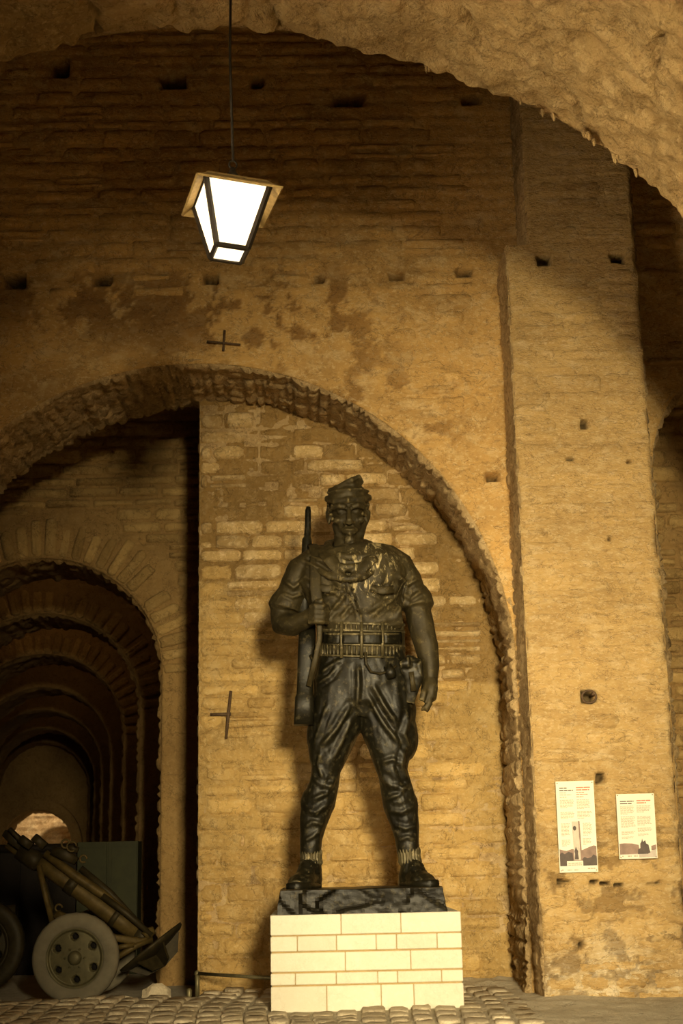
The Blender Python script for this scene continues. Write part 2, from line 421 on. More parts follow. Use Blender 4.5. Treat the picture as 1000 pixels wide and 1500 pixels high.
def okI(a, b, c, d):
    for x in (a, b):
        if float(arch_d(np.array(x), np.array(d), ACX, ACZ, AR)) > -.07: return False
    p = proj((a, YI, c)); p2 = proj((b, YI, d))
    if p[0] > 405 and p2[0] < 670 and p2[1] > 1345: return False     # behind the plinth
    if p[0] > 445 and p2[0] < 600 and p[1] < 1030 and p2[1] > 830: return False     # behind the figure
    return hi(a, b, c, d)
def limed(x, z): return z < 2.1+.5*x or (x < .1 and z < 4.7+.5*math.sin(x*3)) or (x > .9 and z < 3.4)
place_stones(wi, rI, YI, 'rubble_stone', 5, proud=(.012, .055), gap=.034, test=lambda a, b, c, d: okI(a, b, c, d) and not limed((a+b)/2, (c+d)/2), limit=150, inset=.022, hs=hsI)
place_stones(wi, rI, YI, 'lime_stone', 6, proud=(.008, .03), gap=.034, test=lambda a, b, c, d: okI(a, b, c, d) and limed((a+b)/2, (c+d)/2), limit=150, inset=.035, hs=hsI)
# free end and back of that wall
m = MB(); m.box((IX0+.004, YI+.0, -.15), (IX1, YI+.42, 6.95)); e = m.build('infill_core', 'jamb_stone', wi, smooth=False)
u = np.arange(YI-.01, YI+.42, .03); v = np.arange(-.15, 7.0, .025); UU, VV = np.meshgrid(u, v)
rr = layout(YI-.2, YI+.6, -.15, 7.0, (.12, .2), (.2, .4), 6)
HH = masonry_height(UU, VV, rr, 3, .03, .04)
surf('wall_end', IX0+.012-HH, UU, VV, 'jamb_stone', parent=wi)
# niche wall inside the narrow arch on the right
u = np.arange(BCX-BR-.02, BCX+BR+.05, .03); v = np.arange(-.15, BCZ+BR+.05, .025); U, V = np.meshgrid(u, v)
rN = layout(BCX-BR, BCX+BR, -.1, BCZ+BR, (.14, .24), (.25, .6), 9)
Hh = masonry_height(U, V, rN, 29, .05, .05)+.02*fbm(U*2, V*2, 37, 4)
wn = surf('wall_niche', U, 1.95-Hh, V, 'tunnel_mortar'); tag(wn, 'dark rubble wall inside the narrow arch', kind='structure')
place_stones(wn, rN, 1.95, 'tunnel_stone', 55, proud=(.02, .05), gap=.03, limit=120,
             test=lambda a, b, c, d: proj((b, 1.95, c))[0] < 1040, hs=sampler(u, v, Hh))

# =================================================================== PIER
PX0, PX1, PX0U = 2.252, 3.735, 2.50; ZL = 8.16
PH = [(797,382,13,10),(905,379,13,9),(857,620,7,8),(835,672,6,3),(923,676,6,3),(893,788,4,5),(862,1020,12,11),(880,1140,8,9),
      (827,1291,12,4),(870,1292,7,4),(886,1294,9,4),(906,1296,9,4),(958,1293,12,3),(850,1388,3,8)]
u = np.arange(PX0, PX1+.01, .02); v = np.arange(-.15, 12.3, .018); U, V = np.meshgrid(u, v)
rP = layout(PX0, PX1, -.1, 12.2, (.12, .20), (.3, .7), 12)
rP = [(max(a, PX0+.02), min(b, PX1-.02), c, d) for a, b, c, d in rP if min(b, PX1)-max(a, PX0) > .14]
low = sstep(2.3, 1.2, V)
Hh = masonry_height(U, V, rP, 25, .014, .05, .45*(1-low))+.010*fbm(U*1.5, V*1.5, 27, 4)+.006*fbm(U*6, V*11, 28, 4)
Hh += low*.03*fbm(U*4, V*5.5, 61, 4)*np.where((U > 2.35) & (V > 1.1), .35, 1)
Hh = carve(Hh, U, V, PH, 0.0, .2, 8)
# ragged arris
side = sstep(.05, 0, np.minimum(U-PX0, PX1-U)); Hh -= side*.03*(1+.8*fbm(U*3, V*7, 90, 3))
up = V > ZL
Xp = np.where(up, PX0U+(U-PX0)*(PX1-PX0U)/(PX1-PX0), U)
hsP = sampler(u, v, Hh)
pt_ = low*sstep(.0, .45, fbm(U*5, V*6, 63, 5, .65)); wh = sstep(.75, .2, V+.25*fbm(U*2, V*2, 64, 4))
pier = surf('stone_pier', Xp, -Hh, V, 'pier_plaster', tint=(1-pt_[..., None]*np.array([.42, .45, .48]))*(1-.75*sstep(-.04, -.12, Hh))[..., None]*(1+wh[..., None]*np.array([.12, .28, .75])))  # deep hollows get a dark tint in place of shade
tag(pier, 'pale limewashed stone pier carrying the two information boards', kind='structure')
hp = hole_free(PH, 0.0)
place_stones(pier, rP, 0, 'pier_stone', 66, hs=hsP, proud=(.003, .014), gap=.03, limit=285, inset=.045,
             test=lambda a, b, c, d: hp(a, b, c, d) and not (d > ZL-.02 and a < PX0U+.03))
def side_face(name, x, y0, y1, z0, z1, sgn, seed, mat='jamb_stone', amp=.028):
    u = np.arange(y0, y1+.03, .03); v = np.arange(z0, z1+.02, .022); A, B = np.meshgrid(u, v)
    rr = layout(y0-.3, y1+.3, z0, z1, (.05, .22), (.15, .4), seed)
    H = masonry_height(A, B, rr, seed, amp, .03)+.015*fbm(A*5, B*5, seed, 4)
    H = np.where(A < y0+.015, -.005, H)
    return surf(name, x+sgn*H, A, B, mat, parent=pier)
side_face('pier_side', PX0+.01, .008, YA+.05, -.15, ZL, -1, 71)
side_face('pier_side', PX0U+.01, .008, YA+.05, ZL-.02, 12.3, -1, 72)
side_face('pier_side', PX1-.01, .008, YA+.05, -.15, 12.3, 1, 73)
MB().box((PX0+.005, .012, ZL-.08), (PX0U+.1, YA+.05, ZL)).build('ledge', 'vault_plaster', pier, smooth=False)
# next pier beyond the frame, so that the narrow arch is closed on its far side
m = MB(); m.box((BCX+BR+.02, 0, -.15), (BCX+BR+1.5, YA+.1, 12.2)); tag(m.build('stone_pier', 'vault_plaster'), 'stone pier beyond the narrow arch', kind='structure')

# iron cross ties and ring on the walls
stone_mat('rust', (.10, .06, .03), (.05, .03, .015), (.16, .09, .04), rough=.7, bump=.3, perobj=0)
t = empty('iron_wall_tie', P(334, 1045, YI-.03)); b = t.location
def loc_(p): return Vector(p)-b
m = MB(); m.tube([loc_(P(338,1012,YI-.045)), loc_(P(334,1050,YI-.06)), loc_(P(331,1082,YI-.045))], [.018,.02,.016]); m.build('vertical_bar', 'rust', t)
m = MB(); m.tube([loc_(P(308,1047,YI-.05)), loc_(P(338,1046,YI-.055))], [.02,.022]); m.build('cross_bar', 'rust', t)
tag(t, 'rusty iron cross-shaped tie on the wall left of the statue', 'wall tie')
t = empty('iron_wall_tie', P(328, 500, YA-.03)); b = t.location
m = MB(); m.tube([loc_(P(329,484,YA-.05)), loc_(P(327,514,YA-.05))], .014); m.build('vertical_bar', 'rust', t)
m = MB(); m.tube([loc_(P(303,500,YA-.05)), loc_(P(352,505,YA-.05))], .013); m.build('cross_bar', 'rust', t)
tag(t, 'small iron cross-shaped tie above the crown of the wide arch', 'wall tie')

# =================================================================== FOREGROUND VAULT RIB
RCX, RCZ, RR, RY0, RY1 = -.85, 3.016, 5.408, -8.0, -4.0
ang = np.linspace(R(8), R(172), 440); y = np.arange(RY0, RY1+.02, .035)
YY, AA = np.meshgrid(y, ang); SS = AA*RR
H = .045*fbm(YY*1.0, SS*1.0, 81, 4)+.03*fbm(YY*4, SS*4, 82, 4)+.030*fbm(YY*11, SS*11, 83, 3)+masonry_height(YY, SS, layout(RY0, RY1, 0, 18, (.18, .34), (.2, .5), 87), 89, .05, .035, sstep(-.1, .5, fbm(YY*.6, SS*.6, 91, 3)))
cr = np.abs(fbm(YY*.7, SS*.7, 84, 3)); H -= .10*sstep(.05, 0, cr)*sstep(-.2, .3, fbm(YY*.5, SS*.5, 86, 2))
H = np.where(YY > RY1-.05, H+.02*fbm(YY*0, SS*9, 85, 2), H)
rib = surf('vault_rib', RCX+(RR-H)*np.cos(AA), YY, RCZ+(RR-H)*np.sin(AA), 'vault_plaster')
tag(rib, 'rough plastered vault rib overhead carrying the lantern', kind='structure')
# spandrel walls above the rib, front and back, and piers below it
def spandrel(y, parent):
    m = MB(); n = 60
    for i in range(n):
        a0, a1 = R(8)+(R(164))*i/n, R(8)+R(164)*(i+1)/n
        p0 = (RCX+(RR+.0)*math.cos(a0), y, RCZ+(RR+.0)*math.sin(a0)); p1 = (RCX+RR*math.cos(a1), y, RCZ+RR*math.sin(a1))
        m.add([p0, p1, (p1[0], y, 12.4), (p0[0], y, 12.4)], [(0, 1, 2, 3)])
    m.build('spandrel', 'vault_plaster', parent, smooth=False)
spandrel(RY1-.01, rib); spandrel(RY0+.01, rib)
MB().box((RCX+RR*math.cos(R(8))-.02, RY0, -.1), (RCX+RR+1.6, RY1, 12.4)).build('rib_pier', 'vault_plaster', rib, smooth=False)
MB().box((RCX-RR-1.6, RY0, -.1), (RCX-RR*math.cos(R(8))+.02, RY1, 12.4)).build('rib_pier', 'vault_plaster', rib, smooth=False)
rg = random.Random(5); m = MB()
for i in range(34):
    a = R(rg.uniform(26, 70)); l = rg.choice([.02, .03, .03, .05, .08])*rg.uniform(.7, 1.2)
    p = Vector((RCX+(RR-.03)*math.cos(a), RY1-rg.uniform(.0, .06), RCZ+(RR-.03)*math.sin(a)))
    m.loft([p+Vector((0, 0, .05)), p+Vector((0, 0, -l*.4)), p+Vector((0, 0, -l))], [rg.uniform(.015, .035), .012, .003], 6)
dr = m.build('mineral_drips', 'vault_plaster', rib); tag(dr, kind='stuff')
# ceiling over the bays
ceil = MB(); ceil.box((-8, -8.2, 12.3), (9.5, 1.2, 12.6)); tag(ceil.build('ceiling', 'vault_plaster', smooth=False), 'dark masonry vault above the bay', kind='structure')

# unseen wall added behind the camera; its opening trims the daylight at the edges
DX0, DX1, DZ = 1.28, 2.85, 5.6
m = MB(); m.box((-9, -17.0, -.1), (DX0, -16.5, 12.4)); m.box((DX1, -17.0, -.1), (10, -16.5, 12.4)); m.box((DX0, -17.0, DZ), (DX1, -16.5, 12.4))
tag(m.build('light_blocker_wall', 'vault_plaster', smooth=False), 'unseen plastered wall with a tall opening, added to shape the daylight', kind='structure')
# =================================================================== GROUND
u = np.arange(-9, 10, .08); v = np.arange(-19, 2.4, .06); U, V = np.meshgrid(u, v)
dusty = sstep(.6, 2.2, U)
Hg = -.035+.03*dusty+.02*fbm(U*1.2, V*1.2, 101, 4)*dusty+.012*fbm(U*5, V*5, 103, 4)*dusty
Hg += .05*sstep(1.2, 2.0, V)*sstep(1.2, 1.5, U)*(1+.5*fbm(U*6, V*6, 105, 3))
inn = (V > 1.42) & (U < IX0+.05)
fl = surf('floor', U, V, np.where(inn, -.16, Hg), 'ground'); tag(fl, 'dusty ground and sett paving of the gallery', kind='structure')
def cobble_mesh(w, l, rg):
    n = 10; v = []; f = []
    pts = []
    for k in range(n):
        a = 2*math.pi*k/n+.1; c, s = math.cos(a), math.sin(a)
        pts.append((math.copysign(abs(c)**.5, c)*w/2*rg.uniform(.93, 1.0), math.copysign(abs(s)**.5, s)*l/2*rg.uniform(.93, 1.0)))
    for z, sc in ((-.08, 1), (-.006, 1), (.006, .90)):
        for x, y in pts: v.append((x*sc, y*sc, z+(rg.uniform(-.006, .006) if sc < 1 else 0)))
    v.append((0, 0, .008))
    for r in (0, 1):
        for k in range(n): f.append((r*n+k, r*n+(k+1) % n, (r+1)*n+(k+1) % n, (r+1)*n+k))
    for k in range(n): f.append((2*n+k, 2*n+(k+1) % n, 3*n))
    return v, f
rg = random.Random(77); cob = []; x = -8.0; rest = MB()
while x < 1.75:
    wd = rg.uniform(.19, .27); y = -14+rg.uniform(0, .4)
    while y < 1.95:
        l = rg.uniform(.28, .5); xc, yc = x+wd/2+.06*math.sin(y*1.3+x), y+l/2
        if xc < IX0-.05 and y+l > 1.48: break
        if not (-.52 < xc < 1.44 and -.5 < yc < 1.35) and yc < 1.9:
            cob.append((px_area((xc, yc, 0), wd, l*.1), xc, yc, wd, l))
        y += l
    x += wd
cob.sort(reverse=True)
for i, (ar, xc, yc, wd, l) in enumerate(cob):
    z = .012*math.sin(xc*3+yc*2)+rg.uniform(-.008, .008)-.008; v, f = cobble_mesh(wd-.02, l-.025, rg)
    if i < 295 and ar > 0:
        o = mesh_obj('paving_sett', v, f, 'cobble', fl); o.location = (xc, yc, z); o.rotation_euler[2] = .05*math.cos(y)
    else: rest.add([(a+xc, b+yc, c+z) for a, b, c in v], f)
r_ = rest.build('sett_field', 'cobble', fl); tag(r_, kind='stuff')

# =================================================================== CHAMBER AND VAULTED PASSAGE AT THE LEFT
dv = ray(60, 1259); SK = dv[0]/dv[1]
TY = [4.5, 9.0, 13.8, 19.4, 24.6, 30.0, 35.0]; TR, TZ = 1.665, 3.886; FZ = -.16
def tcx(y): return -3.762+(y-4.5)*SK
def rib_wall(i, yk, thick=1.35):
    cx = tcx(yk); w_ = 5.2 if i == 0 else 3.4; step = .03 if i < 2 else .06
    u = np.arange(cx-w_, cx+w_+(1.2 if i == 0 else 0), step*1.2); v = np.arange(FZ-.1, 7.9, step); U, V = np.meshgrid(u, v)
    d = arch_d(U, V, cx, TZ, TR); ins = d < 0
    rr = layout(u[0], u[-1], 0, 8, (.14, .24), (.3, .7), 200+i)
    ring = sstep(.62, .5, d)
    Hh = masonry_height(U, V, rr, 210+i, .04, .05)*(1-ring)+.03*ring+.012*fbm(U*2, V*2, 220+i, 4)
    X = U.copy(); Z = V.copy(); rad = np.maximum(np.hypot(U-cx, V-TZ), 1e-3)
    up = ins & (V > TZ); lo = ins & (V <= TZ)
    X = np.where(up, cx+(U-cx)/rad*TR, X); Z = np.where(up, TZ+(V-TZ)/rad*TR, Z); X = np.where(lo, cx+np.sign(U-cx)*TR, X)
    keep = ~(ins[:-1, :-1] & ins[1:, :-1] & ins[1:, 1:] & ins[:-1, 1:])
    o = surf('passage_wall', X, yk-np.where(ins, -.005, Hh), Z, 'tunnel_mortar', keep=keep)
    tag(o, ['rubble wall with the first arch of the vaulted passage', 'second arched wall of the vaulted passage', 'third arched wall of the vaulted passage',
            'fourth arched wall of the vaulted passage', 'fifth arched wall of the vaulted passage', 'sixth arched wall of the vaulted passage', 'last tall arch of the vaulted passage'][i], kind='structure')
    s = soffit('arch_soffit', cx, TZ, TR, yk, yk+thick, FZ-.1, 'tunnel_mortar', 230+i, amp=.05, ds=.05 if i < 2 else .08, dy=.05 if i < 2 else .1)
    s.parent = o
    if i == 0:
        def okT(a, b, c, d):
            p = proj((a, yk, d)); 
            if p[0] > 292 or p[1] < 560: return False
            return all(float(arch_d(np.array(x), np.array(z), cx, TZ, TR)) > .52 for x in (a, b) for z in (c, d))
        place_stones(o, rr, yk, 'tunnel_stone', 240, hs=sampler(u, v, Hh), proud=(.015, .05), gap=.03, test=okT, limit=200, inset=.025)
    if i < 3:                                   # voussoirs
        n = 30; rg = random.Random(300+i)
        for k in range(n):
            a = math.pi*(k+.5)/n
            if rg.random() < .12 and i == 0: continue
            L_ = rg.uniform(.40, .56) if i == 0 else rg.uniform(.34, .44); wv = math.pi*(TR+.25)/n-.025
            v, f = stone_mesh(wv*rg.uniform(.75, 1), L_, rg.uniform(.015, .045), rg, .025)
            s = mesh_obj('voussoir', v, f, 'tunnel_stone', o); rr_ = TR+.03+L_/2
            s.location = (cx+rr_*math.cos(a), yk-.03, TZ+rr_*math.sin(a)); s.rotation_euler[1] = math.pi/2-a+rg.uniform(-.04, .04)
for i, yk in enumerate(TY): rib_wall(i, yk)
# passage side walls, vault and floor (skewed box)
def quad(name, pts, mat, label):
    o = mesh_obj(name, pts, [(0, 1, 2, 3)], mat, smooth=False); tag(o, label, kind='structure'); return o
y0, y1 = 4.6, 36.3
for s, nm in ((-3.0, 'wall_left'), (3.0, 'wall_right')):
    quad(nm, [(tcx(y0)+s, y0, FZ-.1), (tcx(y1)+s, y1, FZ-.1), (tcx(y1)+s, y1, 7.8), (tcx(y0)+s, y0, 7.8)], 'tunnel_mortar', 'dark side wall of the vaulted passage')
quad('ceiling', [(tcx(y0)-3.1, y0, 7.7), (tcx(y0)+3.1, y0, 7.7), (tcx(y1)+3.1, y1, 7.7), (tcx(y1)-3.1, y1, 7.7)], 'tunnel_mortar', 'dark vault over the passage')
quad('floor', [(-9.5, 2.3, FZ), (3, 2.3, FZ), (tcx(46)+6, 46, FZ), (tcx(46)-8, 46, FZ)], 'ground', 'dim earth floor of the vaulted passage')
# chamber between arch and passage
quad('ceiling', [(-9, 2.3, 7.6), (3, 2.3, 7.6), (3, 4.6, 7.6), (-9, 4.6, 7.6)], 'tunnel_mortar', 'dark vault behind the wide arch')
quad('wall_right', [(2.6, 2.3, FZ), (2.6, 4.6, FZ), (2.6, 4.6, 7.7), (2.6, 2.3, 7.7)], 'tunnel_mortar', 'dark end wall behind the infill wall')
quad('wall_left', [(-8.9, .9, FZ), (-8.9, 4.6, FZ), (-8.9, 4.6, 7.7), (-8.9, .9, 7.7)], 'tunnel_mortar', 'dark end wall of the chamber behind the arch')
bk = MB(); bk.box((ACX+AR+.08, 1.6, -.1), (3.9, 2.36, 12.2)); bk.box((ACX-AR-2.5, 1.6, -.1), (ACX-AR-.1, 2.36, 12.2)); bk.box((-8.9, 1.6, 7.1), (8.6, 2.36, 12.2)); bk.box((BCX-BR-.3, 2.1, -.1), (8.6, 2.36, 12.2))
tag(bk.build('wall_core', 'tunnel_mortar', smooth=False), 'masonry core of the arched wall', kind='structure')
for k, (yk, pw) in enumerate(((6.9, 9), (11.5, 13), (16.5, 9), (22.0, 7), (27.5, 5))):  # fill lights added without fixtures to brighten the passage arches
    d_ = bpy.data.lights.new('passage_fill_light', 'POINT'); d_.energy = pw; d_.color = (1, .62, .25); d_.shadow_soft_size = .15
    o = bpy.data.objects.new('passage_fill_light', d_); COL.objects.link(o); o.location = (tcx(yk), yk, 6.6)
# end wall of the passage with a low arched opening onto a sunlit court
YE = 36.0; c = P(58, 1259, YE); ECX = P(56, 1200, YE).x; er = (P(105, 1240, YE).x-ECX); ecz = P(56, 1187, YE).z-er
u = np.arange(ECX-3.6, ECX+3.6, .08); v = np.arange(FZ-.1, 7.9, .07); U, V = np.meshgrid(u, v); d = arch_d(U, V, ECX, ecz, er); ins = d < 0
rad = np.maximum(np.hypot(U-ECX, V-ecz), 1e-3)
X = np.where(ins & (V > ecz), ECX+(U-ECX)/rad*er, np.where(ins, ECX+np.sign(U-ECX)*er, U)); Z = np.where(ins & (V > ecz), ecz+(V-ecz)/rad*er, V)
keep = ~(ins[:-1, :-1] & ins[1:, :-1] & ins[1:, 1:] & ins[:-1, 1:])
o = surf('wall_end', X, YE-.02*fbm(U*2, V*2, 401, 3), Z, 'tunnel_mortar', keep=keep); tag(o, 'dark end wall of the passage with a low bright archway', kind='structure')
s = soffit('arch_soffit', ECX, ecz, er, YE, YE+.9, FZ-.1, 'tunnel_mortar', 402, ds=.08, dy=.1); s.parent = o
# dark raised ring around that opening
m = MB(); n = 40
for k in range(n):
    a0, a1 = math.pi*k/n, math.pi*(k+1)/n; ri, ro = er+.02, er+.38
    pts = []
    for yy in (YE-.25, YE+.02):
        for r_, a in ((ri, a0), (ro, a0), (ro, a1), (ri, a1)): pts.append((ECX+r_*math.cos(a), yy, ecz+r_*math.sin(a)))
    m.add(pts, [(0, 3, 2, 1), (4, 5, 6, 7), (0, 1, 5, 4), (1, 2, 6, 5), (2, 3, 7, 6), (3, 0, 4, 7)])
m.build('arch_ring', 'tunnel_mortar', o, smooth=False)
stone_mat('court_wall', (.55, .38, .2), (.28, .17, .07), (.8, .66, .42), bump=1.0, bscale=9, stain=.6, palef=.6, perobj=0)
u = np.arange(ECX-5, ECX+6, .08); v = np.arange(FZ-.1, 9, .06); U, V = np.meshgrid(u, v)
rr = layout(u[0], u[-1], 0, 9, (.15, .25), (.25, .6), 410); Hh = masonry_height(U, V, rr, 411, .07, .06)
cxx = P(92, 1240, 41.5).x; czz = P(92, 1252, 41.5).z; rr2 = P(92, 1252, 41.5).x-P(54, 1252, 41.5).x
dd = arch_d(U, V, cxx, czz, rr2)
Hh += .25*sstep(.0, .05, dd)*sstep(.34, .28, dd)-.5*sstep(.02, -.04, dd)
o = surf('wall_court', U, 41.5-Hh, V, 'court_wall'); tag(o, 'sunlit rubble wall with a blind arch beyond the passage', kind='structure')

# =================================================================== PLINTH
PLX0, PLX1, PLY0, PLY1 = -.478, 1.395, -.47, 1.15
PT = P(536, 1338, PLY0).z
pl = empty('stone_plinth', ((PLX0+PLX1)/2, (PLY0+PLY1)/2, 0)); PO = pl.location.copy()
tag(pl, 'low cream stone block plinth carrying the bronze soldier', 'plinth')
m = MB(); m.box((PLX0+.012-PO.x, PLY0+.012-PO.y, -.06), (PLX1-.012-PO.x, PLY1-.012-PO.y, PT-.004)); m.build('plinth_core', 'plinth_joint', pl, smooth=False)
rows = [((430, 500), (498, 696)), ((503, 555), (353, 482, 613, 680, 814)), ((559, 624), (510, 725)), ((628, 668), (345, 479, 615, 680, 825)), ((672, 745), (447, 625, 732))]
def block(x0, x1, y0, y1, z0, z1):
    bm = bmesh.new(); M = Matrix.Translation(((x0+x1)/2-PO.x, (y0+y1)/2-PO.y, (z0+z1)/2)) @ Matrix.Diagonal((x1-x0, y1-y0, z1-z0, 1))
    bmesh.ops.create_cube(bm, size=1, matrix=M); bmesh.ops.bevel(bm, geom=bm.edges[:], offset=.006, segments=1, affect='EDGES')
    me = bpy.data.meshes.new('block'); bm.to_mesh(me); bm.free(); me.materials.append(MATS['plinth_block'])
    o = bpy.data.objects.new('block', me); COL.objects.link(o); o.parent = pl; return o
rg = random.Random(2)
for (r0, r1), js in rows:
    z1 = PT*(745-r0)/315; z0 = max(PT*(745-r1)/315, -.05) if r1 < 745 else -.05
    z1 = min(z1, PT)
    xs = [265, *js, 895]; xs = [PLX0+(PLX1-PLX0)*(x-265)/630 for x in xs]; g = .0035
    for a, b in zip(xs[:-1], xs[1:]):
        block(a+(g if a > PLX0 else 0), b-(g if b < PLX1 else 0), PLY0-rg.uniform(0, .003), PLY0+.16, z0+g, z1-g*.3)
    k = rg.uniform(.45, .6); ym = PLY0+.16+(PLY1-PLY0-.16)*k
    for xa, xb in ((PLX0, PLX0+.16), (PLX1-.16, PLX1)):
        block(xa, xb, PLY0+.164, ym-g, z0+g, z1-g*.3); block(xa, xb, ym+g, PLY1, z0+g, z1-g*.3)
block(PLX0+.163, PLX1-.163, PLY0+.163, PLY1, PT*.5, PT-.002)

# =================================================================== BRONZE SOLDIER
def bronze(name, base, worn, wornf=.35, rough=.42, streak=False):
    m = bpy.data.materials.new(name); m.use_nodes = True; nt = m.node_tree; b = nt.nodes['Principled BSDF']
    g = N(nt, 'ShaderNodeNewGeometry'); v = g.outputs['Position']
    f1, _ = noisef(nt, v, 3.0, 6, .65, .42, .66); f2, r2 = noisef(nt, v, 16, 6, .7, .54, .66); f3, r3 = noisef(nt, v, 40, 4, .6, .3, .7)
    c = mixc(nt, f1, base, tuple(x*.45 for x in base))
    x = N(nt, 'ShaderNodeMath', operation='MULTIPLY'); nt.links.new(f2, x.inputs[0]); x.inputs[1].default_value = wornf
    c = mixc(nt, x.outputs[0], c, worn)
    # edges rubbed bright where the casting is convex (baked in as an attribute of the cast form)
    at = N(nt, 'ShaderNodeAttribute', attribute_name='wear')
    c = mixc(nt, at.outputs['Fac'], c, worn)
    if streak:      # pale droppings and lime streaks on the chest
        mp = N(nt, 'ShaderNodeMapping'); mp.inputs['Scale'].default_value = (1, 1, .45); nt.links.new(v, mp.inputs[0])
        n = N(nt, 'ShaderNodeTexNoise'); n.inputs['Scale'].default_value = 13; n.inputs['Detail'].default_value = 7; n.inputs['Roughness'].default_value = .7; n.inputs['Distortion'].default_value = 1.2
        nt.links.new(mp.outputs[0], n.inputs[0])
        k = N(nt, 'ShaderNodeMapRange'); k.inputs[1].default_value = .535; k.inputs[2].default_value = .63; nt.links.new(n.outputs[0], k.inputs[0])
        sp = N(nt, 'ShaderNodeVectorMath', operation='DISTANCE'); nt.links.new(v, sp.inputs[0]); sp.inputs[1].default_value = streak
        k2 = N(nt, 'ShaderNodeMapRange'); k2.inputs[1].default_value = .52; k2.inputs[2].default_value = .12; nt.links.new(sp.outputs['Value'], k2.inputs[0])
        mm = N(nt, 'ShaderNodeMath', operation='MULTIPLY'); nt.links.new(k.outputs[0], mm.inputs[0]); nt.links.new(k2.outputs[0], mm.inputs[1])
        c = mixc(nt, mm.outputs[0], c, (.50, .40, .20))
    nt.links.new(c, b.inputs['Base Color']); b.inputs['Metallic'].default_value = .25; b.inputs['Roughness'].default_value = rough
    b.inputs['Specular IOR Level'].default_value = .28
    bm = N(nt, 'ShaderNodeBump'); bm.inputs['Strength'].default_value = .35; bm.inputs['Distance'].default_value = .012
    nt.links.new(r2, bm.inputs['Height']); nt.links.new(bm.outputs[0], b.inputs['Normal'])
    MATS[name] = m
YS = .32
def S(px, py, dy=0.0): return P(px, py, YS+dy)
SC = .00725
st = empty('soldier_statue', (S(530, 1320).x, YS, PT)); SO = st.location.copy()
tag(st, 'dark bronze statue of an armed soldier standing legs apart on the plinth', 'statue')
def L(px, py, dy=0.0): return S(px, py, dy)-SO
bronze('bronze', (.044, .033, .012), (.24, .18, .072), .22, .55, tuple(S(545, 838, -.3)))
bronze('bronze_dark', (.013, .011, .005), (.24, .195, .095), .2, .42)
def LO(m, pts, n=18, side=(1, 0, 0), power=2.0):
    """pts: (px, py, dy, r_side_px, r_other_px)"""
    return m.loft([L(a, b, c) for a, b, c, *_ in pts], [(p[3]*SC, (p[4] if len(p) > 4 else p[3])*SC) for p in pts], n, side, True, power)
def EL(m, px, py, dy, rx, ry, rz, rot=None): return m.ball(L(px, py, dy), (rx*SC, ry*SC, rz*SC), 18, 12, rot)
def fold(m, pts, r): return m.loft([L(*p) for p in pts], [r*SC*k for k in ([.4]+[1]*(len(pts)-2)+[.4])], 8)

